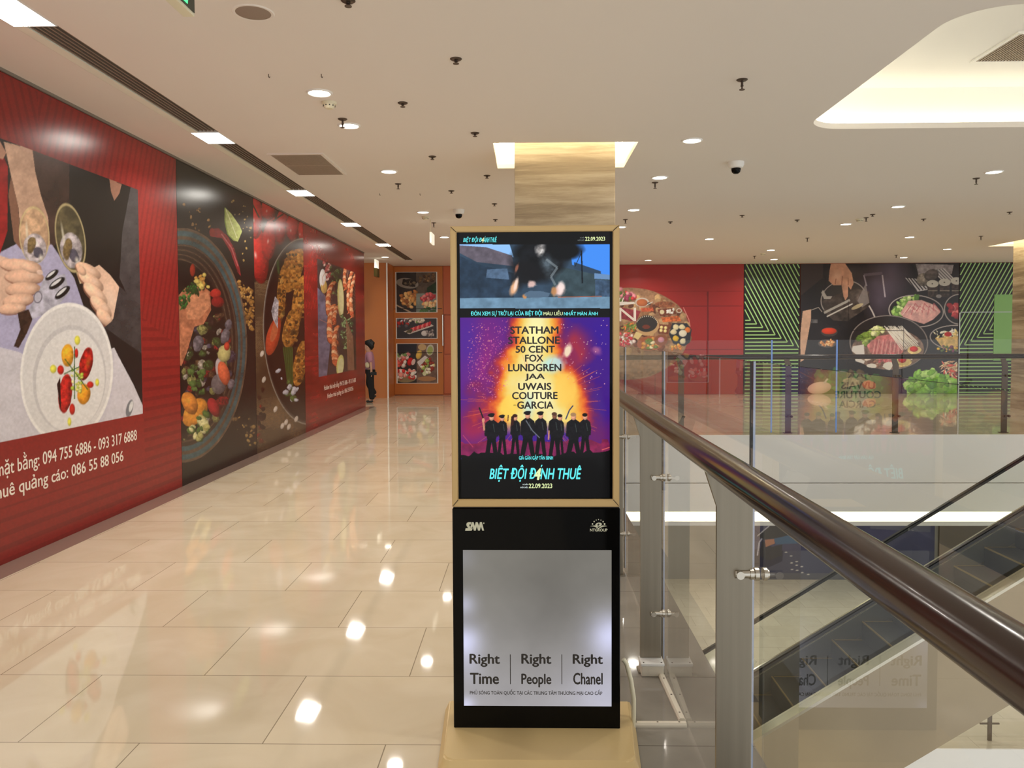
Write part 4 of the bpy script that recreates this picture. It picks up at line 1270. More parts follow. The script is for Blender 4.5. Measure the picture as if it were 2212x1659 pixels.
def p_mid(A):
    A.img[:] = (62, 60, 66); A.grain(.15, 12, 5)
    A.scatter([(858, 690), (880, 690), (882, 706), (860, 706)], 18, 2.5, 5, [(196, 196, 204), (170, 44, 44), (90, 86, 92)])
    A.scatter([(880, 687), (916, 687), (914, 696), (886, 698)], 26, 2, 4, [(120, 156, 84), (226, 216, 200), (200, 190, 170)])
    A.poly([(872, 716), (928, 698), (937, 704), (884, 722)], (216, 206, 198))
    for k in range(9):
        A.ell(888 + k * 5, 713 - k * 1.7, 3.2, 5.5, ((196, 48, 60), (222, 120, 120))[k % 2], 20, sh=.4)
    A.scatter([(880, 712), (890, 712), (886, 718), (878, 718)], 8, 2, 3, [(90, 84, 60)])
    A.ell(917, 720, 7, 6, (214, 210, 210), 0, sh=.2); A.scatter([(922, 714), (938, 714), (936, 726), (924, 726)], 18, 2, 4, [(150, 140, 140), (96, 88, 90), (180, 172, 168)])
def p_low(A):
    A.poly([(900, 742), (946, 742), (946, 829), (900, 829)], (120, 96, 84), 1, .3, 8)
    A.poly([(856, 742), (900, 742), (900, 760), (856, 760)], (38, 38, 50))
    A.scatter([(858, 764), (884, 764), (880, 774), (860, 774)], 24, 2, 5, [(110, 140, 84), (206, 130, 130), (226, 200, 190)])
    A.scatter([(858, 780), (876, 776), (876, 792), (858, 792)], 18, 3, 5, [(226, 214, 206), (206, 90, 80), (180, 60, 56)])
    A.ell(886, 781, 6, 9, (196, 28, 32), 20, sh=.5); A.ell(893, 782, 4, 7, (232, 206, 200), 20)
    A.ell(876, 818, 22, 8, (150, 132, 96), 0); A.scatter([(858, 800), (898, 798), (898, 816), (862, 816)], 34, 3.5, 6, [(232, 224, 210), (206, 56, 52), (226, 150, 140), (236, 232, 224)])
    A.ell(929, 756, 8, 12, (206, 204, 190), 10); A.ell(929, 757, 6, 9, (170, 186, 110), 10)
    A.ell(912, 750, 9, 7, (206, 176, 130)); A.poly([(901, 782), (918, 768), (924, 772), (906, 792)], (226, 222, 222))
    A.ell(905, 766, 6, 10, (222, 186, 90), 20, sh=.3)
    A.scatter([(904, 796), (930, 772), (938, 780), (934, 800), (914, 812)], 40, 3, 5, [(226, 206, 140), (150, 56, 44), (236, 226, 200), (120, 44, 36), (150, 176, 90)])
    A.line([(850, 762), (950, 762)], 1.4, (22, 18, 18)); A.ell(922, 818, 20, 5, (180, 132, 90)); A.ell(917, 807, 4, 5, (226, 230, 190))
poster(856, 588.5, 943, 674, 'tall food poster of dumplings and sashimi, topmost on the orange door', p_top)
poster(857, 688, 943.5, 730.5, 'wide food poster of red meat slices on a board, middle of the orange door', p_mid)
poster(858, 743, 944.5, 827, 'food poster of sushi and mochi on plates, lowest on the orange door', p_low)

# ================================================================== murals across the void
MY = BACK - .025
bx = lambda x: pt(x, 700, 1, MY)[0]
zt = CEIL - .012
def mural(name, label, x0, x1, cell, bg):
    t = thing(name, label, 'mural', (bx((x0 + x1) / 2), MY, 0))
    bm = B(); box(bm, (bx(x0) + .004, MY + .001, 0), (bx(x1) - .004, BACK - .001, zt)); obj('board', bm, m_hoard_k if 'red' not in label[:8] else m_hoard, t)
    return t, Art(1, MY - .001, bx(x0) + .003, bx(x1) - .003, .004, zt, cell, bg)
# red mural with the round spread of dishes
t, A = mural('food_mural', 'red mural panel with a round spread of barbecue dishes across the void', 1190, 1606, .0125, (166, 40, 38))
for x, wd in ((1415, 1.6), (1529, 3.5)):
    A.line([(x, 630), (x, 860)], wd, (104, 18, 20), .8)
for y, wd in ((630, 1), (662, 2), (756, 2)):
    A.line([(1300, y), (1604, y - 1)], wd, (120, 20, 22), .8)
A.ell(1352, 720, 140, 98, (160, 122, 92), 0, rough=.06, tex=.3, tsc=6)
A.line([(1476, 664), (1488, 690), (1491, 706)], 1.5, (240, 170, 160))
A.scatter([(1340, 640), (1440, 640), (1486, 690), (1488, 740), (1440, 766), (1300, 764), (1250, 720)], 110, 5, 10, [(126, 74, 48), (184, 150, 110), (96, 58, 40), (150, 106, 74), (206, 170, 120)], seed=8, sh=.2)
A.scatter([(1330, 622), (1366, 632), (1376, 648), (1330, 650)], 24, 4, 7, [(190, 56, 60), (214, 140, 150), (150, 60, 90), (90, 110, 50)])
A.poly([(1338, 652), (1370, 652), (1372, 656), (1338, 660)], (230, 224, 216))
A.ell(1387, 653, 15, 10, (206, 196, 184), 0); A.ell(1387, 654, 12, 8, (176, 100, 58), 0, sh=.3)
A.ell(1402, 656, 4, 3, (60, 60, 60)); A.line([(1398, 658), (1410, 652)], 2, (220, 214, 206))
A.poly([(1340, 664), (1384, 672), (1374, 696), (1340, 688)], (150, 52, 64), 1, .3, 5)
A.poly([(1384, 666), (1410, 664), (1412, 672), (1386, 674)], (196, 92, 60), 1, .3, 3)
A.ell(1398, 703, 26, 22, (206, 168, 120), -6); A.ell(1397, 699, 23, 18, (52, 46, 44), -6); A.ell(1396, 706, 9, 5, (120, 56, 40), 0, rough=.3)
for k in range(14):
    a = math.radians(200 + k * 11); A.ell(1398 + 23 * math.cos(a), 701 + 18 * math.sin(a), 1, 1.2, (226, 214, 190))
A.ell(1437, 658, 22, 7, (150, 92, 64), 3, tex=.4, tsc=3)
A.poly([(1420, 668), (1454, 665), (1462, 678), (1426, 683)], (120, 62, 44)); A.ell(1430, 674, 5, 5, (226, 214, 176)); A.scatter([(1440, 666), (1456, 668), (1454, 676), (1442, 676)], 12, 2, 4, [(240, 236, 224)])
A.poly([(1428, 686), (1466, 682), (1472, 694), (1432, 696)], (214, 112, 60), 1, .4, 3)
A.ell(1467, 671, 6, 5, (226, 216, 200)); A.ell(1467, 671, 4, 3.4, (150, 90, 60))
A.poly([(1424, 700), (1444, 702), (1444, 722), (1424, 720)], (130, 68, 48))
for x, y in ((1429, 707), (1438, 708), (1428, 714), (1437, 715)):
    A.ell(x, y, 3.6, 3.6, (236, 216, 150), sh=.4)
A.poly([(1452, 698), (1484, 698), (1494, 712), (1490, 740), (1478, 748), (1454, 742), (1445, 722)], (48, 50, 60))
for c, k in (((1460, 707), (232, 222, 180)), ((1473, 706), (232, 222, 180)), ((1455, 717), (226, 214, 176)), ((1460, 731), (226, 190, 70)), ((1475, 737), (228, 222, 190)), ((1485, 713), (226, 130, 60))):
    A.ell(*c, 6.5, 6, k, sh=.25, rough=.25)
A.ell(1475, 720, 8.5, 7.5, (240, 236, 216), sh=.15)
A.scatter([(1340, 700), (1370, 696), (1372, 714), (1350, 720)], 40, 2, 6, [(90, 120, 50), (130, 150, 70), (206, 120, 60)], asp=(.2, .5))
A.scatter([(1336, 716), (1364, 720), (1374, 738), (1350, 748), (1336, 746)], 40, 3, 5, [(206, 96, 96), (232, 206, 200), (190, 60, 70), (236, 224, 220)])
A.poly([(1374, 716), (1388, 722), (1378, 734), (1368, 728)], (232, 212, 150))
A.ell(1404, 742, 28, 16, (176, 104, 70), -4); A.scatter([(1384, 736), (1420, 730), (1424, 750), (1390, 754)], 26, 4, 6, [(232, 216, 176), (206, 150, 80), (110, 130, 60)])
A.ell(1428, 735, 14, 12, (150, 92, 66)); A.ell(1428, 734, 7, 6, (206, 150, 170), sh=.3); A.scatter([(1452, 746), (1470, 746), (1470, 756), (1450, 756)], 10, 3, 5, [(226, 170, 80), (206, 130, 60)])
A.mesh('print', m_print, t)
text('lettering', 'EN', (1307, 665), (1374, 694), 1, MY, m_letter, t, .0, 0, .004)
text('lettering', 'u', (1336, 643), (1348, 654), 1, MY, m_letter, t, .0, .3, .004)

# black panels with green chevron lines
m_green = mat('green_print_line', (172, 220, 140), .35)
m_kpanel = mat('black_print_panel', (14, 15, 14), .3)
def chevrons(label, x0, x1, zk, side, apex):
    """slanting lines above, level lines below, meeting on a diagonal that falls from the apex"""
    t = thing('striped_panel', label, 'striped panel', (bx((x0 + x1) / 2), MY, 0))
    a, b = bx(x0) + .006, bx(x1) - .006
    bm = B(); box(bm, (a, MY, 0), (b, BACK - .001, zt)); obj('board', bm, m_kpanel, t)
    bm = B(); w_ = .0145; per = .095; tn = math.tan(math.radians(62))
    def seg(p, q):
        p, q = Vector((p[0], 0, p[1])), Vector((q[0], 0, q[1])); d = (q - p).normalized(); n = Vector((-d.z, 0, d.x)) * w_
        prism(bm, [((p + n).x, (p + n).z), ((q + n).x, (q + n).z), ((q - n).x, (q - n).z), ((p - n).x, (p - n).z)], 1, MY - .002, MY - .0005)
    W_ = b - a
    k = 0
    while True:
        z = zk - k * per
        if z < .03:
            break
        # corner point of this line
        cx = apex + k * .16
        xe = min(cx, W_)
        f = (lambda x: a + x) if side > 0 else (lambda x: b - x)
        xe = min(xe, W_ - .03)
        seg((f(.03), z), (f(xe), z))
        k += 1
    k = -5
    while k < 60:
        cx = apex + k * .16; z = zk - k * per
        # slanting line rises from the corner back toward x = 0
        x_top = cx - (zt - z) / tn
        p, q = (cx, z), (x_top, zt)
        if p[0] > W_ - .02:
            r_ = (p[0] - W_ + .02) * tn; p = (W_ - .02, z + r_)
        if q[0] < .02:
            q = (.02, q[1] - (.02 - q[0]) * tn)
        if p[1] < zt and q[0] < W_ and p[0] > q[0]:
            f = (lambda x: a + x) if side > 0 else (lambda x: b - x)
            seg((f(p[0]), p[1]), (f(q[0]), q[1]))
        k += 1
    obj('line', bm, m_green, t)
    return t
chevrons('black panel with green chevron lines between the red and hotpot murals', 1606.5, 1728, pt(1620, 692, 1, MY)[2], 1, .17)
chevrons('black panel with green chevron lines beside the far stone pillar', 2070.5, 2200, pt(2140, 713, 1, MY)[2], -1, .73)
p, q = pt(2145, 779, 1, MY), pt(2200, 636, 1, MY)
bm = B(); box(bm, (p[0], MY - .012, p[2]), (q[0], MY - .003, q[2])); tag(obj('green_board', bm, mat('green_board', (140, 196, 116), .4)), 'plain light green board on the striped panel by the far pillar', 'board')
p, q = pt(2068.5, 850, 1, MY), pt(2200, 673, 1, MY)
bm = B(); box(bm, (p[0], MY - .016, .002), (p[0] + .03, MY - .004, q[2])); box(bm, (p[0], MY - .016, q[2] - .02), (p[0] + 1.5, MY - .0125, q[2])); o = struct('door_3_frame', bm, mat('pale_door_edge', (200, 212, 220), .4))

# hotpot mural
t, A = mural('food_mural', 'dark mural panel showing a hand pouring broth into a hotpot', 1728.5, 2070, .0115, (34, 28, 32))
A.grain(.3, 40, 6)
A.poly([(1728, 560), (1778, 560), (1778, 600), (1728, 640)], (58, 46, 46))
A.ell(1895, 610, 80, 60, (112, 98, 124), 0, .55, soft=1., rough=.2); A.ell(1925, 590, 50, 70, (132, 118, 146), 0, .5, soft=1., rough=.3); A.ell(1900, 650, 40, 60, (104, 92, 112), 0, .6, soft=1.)
A.line([(1866, 594), (1872, 618)], 3, (180, 170, 186), .7); A.line([(1906, 594), (1912, 642)], 3, (206, 196, 206), .8); A.line([(1866, 594), (1906, 590)], 6, (120, 108, 124), .6)
# cloth, spoon and jars
A.poly([(1955, 600), (2000, 604), (2004, 626), (1982, 630)], (200, 196, 200))
for k in range(6):
    A.line([(1958 + k * 7, 598 + k), (1980 + k * 7, 628 - k)], 2.5, (40, 36, 40))
A.poly([(1978, 570), (2060, 572), (2056, 592), (1984, 594)], (150, 142, 146), 1, .3, 6)
A.poly([(2010, 584), (2036, 580), (2064, 604), (2048, 614)], (120, 116, 120))
for k in range(5):
    A.line([(2014 + k * 6, 584 - k), (2042 + k * 5, 612 - k * 2)], 2, (214, 210, 212))
A.ell(1994, 604, 14, 14, (120, 112, 104), 0, sh=.8, tex=.5, tsc=5); A.ell(2012, 594, 16, 12, (86, 78, 76), -20, sh=.7, tex=.4)
for x in (2014, 2040, 2066):
    A.poly([(x - 11, 614 - (x - 2014) * .1), (x + 12, 614 - (x - 2014) * .1), (x + 11, 642), (x - 9, 642)], (64, 52, 48), 1, .6, 4)
    A.ell(x + .5, 613 - (x - 2014) * .12, 13, 8, (206, 204, 196)); A.ell(x, 613 - (x - 2014) * .12, 1.6, 1.2, (40, 38, 36))
    A.line([(x - 10, 628), (x + 11, 628)], 2, (150, 140, 128))
A.ell(2028, 640, 6, 4, (206, 206, 206), 0, .6)
# plates of meat
for c in ((1979, 672, 60, 35), (2072, 668, 33, 33), (2076, 731, 68, 29)):
    A.ell(*c, (176, 168, 166), 4); A.ell(c[0], c[1], c[2] - 2.4, c[3] - 2.2, (34, 29, 32), 4)
A.scatter([(1930, 668), (1948, 646), (1980, 640), (1982, 652), (1950, 664), (1940, 690), (1930, 682)], 60, 4, 8, [(110, 150, 70), (150, 184, 100), (80, 120, 52), (186, 206, 140)], rough=.4)
A.poly([(1945, 676), (1962, 650), (1990, 648), (2022, 660), (2032, 674), (2016, 690), (1996, 700), (1970, 692), (1950, 684)], (220, 168, 164), 1, .2, 7)
for k in range(12):
    A.line([(1950 + k * 6, 680 - (k % 3) * 4), (1962 + k * 5, 664 - (k % 4) * 3), (1976 + k * 5, 672)], 1.5, ((240, 206, 200), (196, 110, 116))[k % 2])
A.scatter([(2050, 656), (2070, 654), (2070, 686), (2054, 680)], 18, 4, 8, [(176, 60, 66), (206, 110, 110), (150, 40, 48)])
A.scatter([(2018, 718), (2040, 712), (2070, 714), (2070, 730), (2024, 732)], 40, 3, 7, [(232, 222, 186), (220, 196, 130), (240, 234, 214)], asp=(.2, .5))
A.poly([(2020, 730), (2070, 726), (2070, 750), (2036, 752)], (224, 190, 120), 1, .25, 5); A.ell(2048, 722, 8, 5, (190, 40, 36)); A.scatter([(2018, 746), (2070, 750), (2066, 760), (2030, 758)], 26, 2, 4, [(120, 60, 90), (220, 180, 70), (90, 110, 60)])
# hand and glass pot
A.ell(1822, 646, 50, 40, (52, 46, 46), -14); A.ell(1822, 646, 50, 40, (176, 168, 164), -14, .9, ring=.045)
A.poly([(1776, 650), (1842, 622), (1876, 630), (1880, 660), (1830, 694), (1800, 692), (1782, 676)], (70, 60, 56), 1, .5, 8)
A.line([(1780, 676), (1836, 648)], 5, (176, 172, 166)); A.line([(1786, 684), (1842, 656)], 3, (206, 202, 196)); A.ell(1856, 640, 26, 20, (120, 108, 104), -20, .7, tex=.5, soft=.8)
A.poly([(1870, 612), (1878, 654), (1862, 664), (1852, 650)], (150, 142, 142), .7); A.ell(1852, 662, 14, 4, (206, 190, 150), -25, .8)
A.poly([(1778, 626), (1786, 640), (1798, 640), (1794, 646), (1780, 646), (1774, 632)], (176, 170, 166))
A.poly([(1796, 564), (1822, 564), (1840, 590), (1844, 612), (1838, 626), (1832, 618), (1832, 640), (1826, 649), (1822, 640), (1818, 616), (1800, 616), (1790, 606), (1792, 584)], (206, 154, 128), 1, .15, 10)
A.ell(1808, 596, 14, 18, (226, 180, 154), 10, .8, soft=.9)
for p in ([(1818, 616), (1820, 596)], [(1832, 616), (1832, 600)], [(1804, 614), (1806, 602)]):
    A.line(p, 1.8, (140, 88, 70), .8)
A.line([(1877, 660), (1884, 672), (1892, 690), (1897, 704)], 3, (214, 206, 200), .9)
# board and sauces
A.poly([(1734, 672), (1752, 668), (1752, 690), (1736, 778), (1729, 782), (1729, 720)], (216, 176, 152), 1, .1, 9); A.line([(1752, 670), (1768, 664), (1776, 674)], 1.4, (190, 180, 170))
A.line([(1752, 694), (1766, 694)], 8, (96, 96, 100), .8, tex=.6)
A.ell(1791, 717, 18, 10, (70, 62, 62), 0); A.ell(1791, 715, 16, 7, (214, 66, 36), 0, sh=.3); A.ell(1787, 742, 20, 9, (110, 100, 98), 0, .8); A.scatter([(1774, 738), (1800, 734), (1802, 746), (1776, 746)], 28, 2.5, 4, [(222, 160, 104), (236, 190, 140), (190, 120, 70)])
# big pot
A.ell(1920, 740, 85, 59, (140, 130, 126), 2); A.ell(1920, 740, 82.5, 57, (44, 37, 38), 2); A.ell(1918, 754, 78, 44, (128, 104, 92), 0, tex=.4, tsc=6)
A.scatter([(1858, 770), (1980, 770), (1960, 786), (1890, 790)], 60, 3, 6, [(150, 110, 92), (190, 150, 130), (110, 80, 70), (226, 210, 196)])
A.scatter([(1852, 730), (1876, 716), (1888, 730), (1868, 746)], 40, 4, 7, [(116, 140, 64), (86, 112, 48), (150, 170, 90)], rough=.4)
A.scatter([(1876, 712), (1900, 706), (1908, 716), (1888, 724)], 26, 4, 7, [(196, 206, 130), (160, 184, 96), (220, 224, 170)], rough=.4)
A.poly([(1842, 748), (1866, 744), (1868, 772), (1852, 768), (1840, 758)], (226, 222, 220)); A.poly([(1846, 768), (1868, 780), (1866, 786), (1848, 780)], (232, 228, 224))
A.poly([(1872, 746), (1896, 726), (1924, 722), (1944, 740), (1954, 756), (1930, 784), (1900, 780), (1880, 762)], (200, 124, 124), 1, .3, 7)
for k in range(14):
    A.line([(1884 + k * 4.6, 772 - (k % 4) * 3), (1890 + k * 4.4, 742 - (k % 3) * 5)], 1.6, ((226, 170, 164), (170, 84, 90))[k % 2], .9)
A.scatter([(1896, 770), (1930, 764), (1932, 784), (1900, 782)], 22, 3, 5, [(206, 120, 120), (186, 96, 100)])
for k in range(34):
    x = 1914 + k * 1.1; A.line([(x - 4 + (k % 5), 704 + (k % 4) * 3), (1946 + k * 1.15, 736 + (k * 7 % 22))], 1.7, ((236, 230, 218), (214, 204, 186), (244, 240, 232))[k % 3])
A.ell(1974, 756, 15, 9, (226, 202, 140), 0, rough=.2, tex=.3); A.ell(1974, 754, 9, 6, (198, 34, 34), sh=.4); A.ell(1952, 782, 18, 10, (220, 196, 130), 0, rough=.2, tex=.3); A.ell(1949, 776, 9, 8, (176, 34, 32), sh=.5); A.ell(1918, 790, 11, 8, (232, 228, 218), rough=.4); A.ell(1883, 790, 12, 5, (236, 232, 224), rough=.3)
# greens at the foot
A.scatter([(2024, 786), (2044, 778), (2070, 782), (2070, 822), (2040, 810)], 70, 4, 9, [(226, 200, 170), (206, 90, 76), (214, 190, 150), (190, 150, 120)], asp=(.15, .35))
A.scatter([(1952, 836), (1972, 806), (2000, 800), (2040, 812), (2068, 828), (2068, 852), (1952, 852)], 120, 6, 13, [(126, 184, 64), (150, 206, 90), (100, 156, 50), (186, 226, 130)], rough=.5, sh=.3)
A.scatter([(1772, 800), (1850, 806), (1900, 818), (1900, 852), (1790, 852), (1764, 826)], 90, 6, 13, [(40, 84, 36), (56, 104, 44), (30, 60, 30), (84, 70, 50)], rough=.5)
A.ell(1770, 838, 26, 13, (210, 176, 160), -8, sh=.3); A.line([(1780, 828), (1788, 818)], 4, (196, 180, 166)); A.ell(1876, 832, 15, 10, (190, 104, 70), 0, sh=.3, rough=.3); A.ell(1840, 826, 16, 9, (150, 130, 100), rough=.4, tex=.4)
for p, k in (([(1833, 650), (1833, 830)], 1), ([(1834, 714), (1952, 714)], 1.4), ([(1952, 690), (1952, 760)], 1)):
    A.line(p, k, (20, 16, 18), .8)
A.mesh('print', m_print, t)

# lower storey hoarding, dark blue with a running figure
LY = BACK - .03
p, q = pt(1600, 1249, 1, LY), pt(2020, 1100, 1, LY)
t = thing('lower_hoarding', 'dark blue hoarding with a print of trainers on the storey below', 'hoarding', ((p[0] + q[0]) / 2, LY, LOW))
bm = B(); box(bm, (p[0], LY, LOW), (q[0], BACK - .001, -1.33)); obj('board', bm, mat('navy_board', (40, 40, 58), .4), t)
A = Art(1, LY - .002, p[0], q[0], LOW + .004, -1.34, .016, (62, 62, 90))
A.grain(.15, 40, 2)
A.poly([(1590, 1190), (2030, 1190), (2030, 1240), (1590, 1240)], (74, 76, 96), .8); A.poly([(1590, 1238), (2030, 1238), (2030, 1256), (1590, 1256)], (92, 92, 100))
A.poly([(1622, 1190), (1660, 1178), (1692, 1190), (1690, 1212), (1660, 1226), (1624, 1222)], (32, 32, 58), .9)
A.poly([(1634, 1156), (1664, 1134), (1716, 1134), (1726, 1150), (1690, 1160), (1650, 1166)], (46, 46, 52)); A.line([(1636, 1158), (1652, 1144), (1662, 1136)], 2.5, (170, 168, 180)); A.line([(1636, 1200), (1640, 1172), (1646, 1163)], 3, (170, 170, 184))
A.poly([(1640, 1200), (1646, 1166), (1664, 1182), (1690, 1176), (1688, 1200), (1660, 1212)], (44, 44, 54))
A.poly([(1652, 1166), (1672, 1164), (1674, 1174), (1654, 1182)], (170, 116, 92)); A.poly([(1672, 1164), (1704, 1156), (1790, 1150), (1790, 1168), (1720, 1174), (1676, 1176)], (60, 92, 124))
for x, y in ((1698, 1193), (1709, 1201), (1710, 1216), (1721, 1213), (1721, 1221), (1732, 1224), (1711, 1230), (1722, 1232), (1733, 1237), (1746, 1241)):
    A.ell(x, y, 3, 1.2, (206, 200, 190))
A.poly([(1880, 1134), (2010, 1134), (2010, 1150), (1880, 1142)], (96, 98, 110), .7)
A.mesh('print', m_print_m, t)
p, q = pt(2026, 1249, 1, LY), pt(2110, 1100, 1, LY)
bm = B(); box(bm, (p[0], LY - .05, LOW), (q[0] + 3, BACK - .001, -1.34)); struct('wall_lower_pier', bm, mat('brown_grey_wall', (96, 86, 74), .4))

# ================================================================== kiosk pictures and lettering
A = Art.px(1, SY, 992.5, 502.5, 1317, 1075, .00165, (15, 15, 17))
# film still
A.region((A.Y > 528) & (A.Y < 666))
A.whole(A.Y > 0, (52, 72, 92)); A.grain(.2, 30, 3)
A.poly([(990, 526), (1100, 526), (1110, 556), (990, 532)], (150, 200, 255)); A.poly([(992, 530), (1050, 534), (1106, 552), (1110, 575), (1030, 566), (992, 546)], (104, 96, 108), 1, .2, 10)
A.poly([(1230, 526), (1320, 526), (1320, 600), (1296, 590), (1236, 572)], (70, 146, 250)); A.poly([(1240, 566), (1298, 586), (1298, 598), (1240, 580)], (50, 70, 92))
A.poly([(992, 552), (1030, 570), (1110, 590), (1110, 645), (992, 645)], (44, 62, 82), 1, .3, 14); A.poly([(1052, 582), (1096, 580), (1100, 604), (1050, 600)], (84, 108, 136), 1, .2, 8)
A.poly([(1200, 574), (1320, 600), (1320, 642), (1190, 642)], (58, 76, 84), 1, .25, 16); A.poly([(1284, 590), (1320, 594), (1320, 604), (1284, 602)], (110, 146, 190)); A.poly([(1286, 604), (1318, 606), (1318, 642), (1286, 642)], (64, 86, 112), 1, .3, 6)
A.line([(1256, 541), (1258, 612)], 3, (20, 26, 34)); A.line([(1256, 546), (1242, 576)], 1.4, (30, 40, 50))
A.ell(1170, 560, 66, 60, (20, 22, 26), 0, .97, rough=.3, tex=.5, tsc=14, soft=.25); A.ell(1210, 540, 50, 30, (16, 18, 22), 0, 1, rough=.35, soft=.3); A.ell(1140, 590, 40, 36, (24, 24, 28), 0, .9, rough=.4, soft=.4)
A.ell(1168, 540, 14, 17, (206, 200, 196), 10, .85, rough=.5, tex=.6, tsc=5, soft=.7); A.ell(1182, 570, 20, 30, (116, 134, 146), -20, .6, rough=.5, soft=.8, tex=.5)
A.line([(1180, 560), (1204, 578), (1190, 598), (1200, 616)], 5, (140, 152, 158), .6)
A.poly([(992, 644), (1320, 641), (1320, 668), (992, 668)], (112, 146, 172), 1, .2, 16); A.line([(1205, 642), (1300, 640)], 2, (176, 96, 70), .8)
for c, k in (((1110, 624, 10, 22, 18), (255, 190, 140)), ((1114, 616, 5, 18, 14), (255, 226, 210)), ((1208, 628, 13, 16, 0), (255, 210, 200)), ((1212, 620, 9, 16, 0), (255, 232, 226)), ((1196, 628, 8, 12, 0), (200, 140, 90)), ((1148, 614, 10, 9, 0), (240, 200, 190)), ((1134, 640, 6, 6, 0), (220, 150, 90)), ((1116, 580, 5, 12, 20), (160, 100, 80))):
    A.ell(*c[:4], k, c[4], .9, rough=.45, soft=.5)
A.ell(1160, 636, 26, 8, (96, 120, 144), 0, .8, rough=.5)
# fiery poster
A.region((A.Y > 686) & (A.Y < 1076))
A.whole(A.Y > 0, (64, 30, 140))
X_, Y_ = A.X, A.Y
A.ell(1050, 800, 110, 190, (150, 40, 120), 0, .9, rough=.3, soft=.9); A.ell(1010, 740, 40, 110, (66, 40, 160), 0, .6, soft=.8); A.ell(1260, 780, 90, 160, (70, 20, 130), 0, .7, rough=.3, soft=.8); A.ell(1240, 760, 44, 70, (190, 50, 50), 10, .75, rough=.4, soft=.6)
A.ell(1300, 720, 60, 60, (54, 20, 150), 0, .7, soft=.9); A.ell(1020, 920, 60, 60, (180, 40, 70), 0, .8, rough=.4, soft=.8); A.ell(1290, 940, 60, 50, (120, 30, 90), 0, .7, soft=.8); A.ell(1280, 850, 60, 70, (70, 30, 130), 0, .7, rough=.3, soft=.7)
hw = np.interp(Y_, [686, 740, 790, 830, 870, 930], [44, 50, 72, 96, 108, 112])
fld = np.abs(X_ - 1158) / hw + (fbm(X_, Y_, 46, 9, 5) - .5) * .9
fk = [0, .45, .7, .88, 1.02, 1.2, 1.45]
fc = np.array([(255, 244, 170), (255, 224, 110), (254, 180, 60), (244, 120, 40), (196, 60, 50), (130, 34, 80), (80, 26, 130)], float)
fire = np.stack([np.interp(fld, fk, fc[:, i]) for i in range(3)], -1)
al = np.clip((1.5 - fld) / .5, 0, 1) * np.clip((940 - Y_) / 30, 0, 1) * np.clip((Y_ - 686) / 2, 0, 1) * .95
A.img = A.img * (1 - al[..., None]) + fire * al[..., None]
A.ell(1156, 720, 26, 50, (255, 250, 170), 0, .8, soft=.7); A.ell(1196, 788, 26, 24, (190, 240, 240), 0, .85, rough=.4, soft=.5); A.ell(1160, 850, 46, 40, (255, 248, 190), 0, .8, soft=.8, rough=.3); A.ell(1142, 880, 16, 40, (190, 230, 230), 0, .7, soft=.8); A.ell(1222, 838, 30, 44, (255, 206, 90), 0, .8, rough=.5, soft=.4); A.ell(1100, 880, 24, 26, (255, 216, 90), 0, .8, rough=.5, soft=.4)
A.ell(1226, 760, 10, 20, (255, 240, 200), 14, .9, rough=.5, soft=.5); A.ell(1290, 756, 14, 12, (250, 150, 150), 0, .5, rough=.6, soft=.8)
A.scatter([(1010, 700), (1100, 690), (1100, 830), (1060, 870), (1010, 840)], 420, .5, 1.3, [(240, 130, 170), (255, 170, 150), (210, 90, 160)], sh=0, a=.8, seed=3)
A.scatter([(1200, 700), (1312, 690), (1312, 860), (1230, 830)], 60, .5, 1.2, [(240, 170, 190), (255, 220, 200)], sh=0, seed=4)
g = random.Random(2)
for k in range(60):
    a = math.radians(g.uniform(0, 360)); r0, r1 = g.uniform(95, 110), g.uniform(112, 165)
    A.line([(1156 + r0 * math.cos(a), 870 + r0 * .8 * math.sin(a)), (1156 + r1 * math.cos(a), 870 + r1 * .8 * math.sin(a))], .9, (250, 120, 70), .5)
A.poly([(992, 955), (1320, 950), (1320, 990), (992, 990)], (150, 36, 66), .75, .4, 14, 8); A.poly([(992, 982), (1040, 976), (1160, 984), (1320, 972), (1320, 1080), (992, 1080)], (13, 13, 15), 1, 0, 6, 6)
A.line([(1300, 972), (1318, 966)], 2, (240, 110, 100), .8); A.line([(1000, 940), (1022, 966)], 1.4, (230, 90, 110), .6)
# nine dark figures in a row
DKC = (14, 13, 17)
def figure(x, top, h, wd, skin=(214, 150, 120), cap=None, hair=(24, 16, 14), lead=0):
    hd = h * .115
    A.poly([(x - wd * .26, top + h * .5), (x + wd * .26, top + h * .5), (x + wd * .46 + lead, top + h), (x + wd * .18 + lead, top + h), (x + lead * .2, top + h * .62), (x - wd * .2 - lead, top + h), (x - wd * .48 - lead, top + h)], DKC)
    A.poly([(x - wd * .12, top + hd * 1.1), (x + wd * .12, top + hd * 1.1), (x + wd * .42, top + h * .20), (x + wd * .50, top + h * .34), (x + wd * .46, top + h * .5), (x + wd * .34, top + h * .5), (x + wd * .3, top + h * .56), (x - wd * .3, top + h * .56), (x - wd * .34, top + h * .5), (x - wd * .48, top + h * .48), (x - wd * .5, top + h * .34), (x - wd * .42, top + h * .20)], (20, 19, 24), 1, .4, 4)
    A.ell(x, top + hd * .7, hd * .46, hd * .62, skin, 0, sh=.5)
    A.ell(x - .6, top + hd * .3, hd * .52, hd * .36, hair)
    if cap:
        A.ell(x - 1, top + hd * .18, hd * .68, hd * .3, cap, -10)
    A.line([(x - wd * .44, top + h * .24), (x - wd * .47, top + h * .42)], 1, (150, 120, 110), .6)
    A.line([(x + wd * .1, top + h * .22), (x + wd * .2, top + h * .4)], 1.2, (110, 130, 120), .5)
figure(1284 - 20, 893, 94, 26); figure(1210, 895, 90, 18); figure(1085, 897, 86, 22, cap=(22, 20, 26))
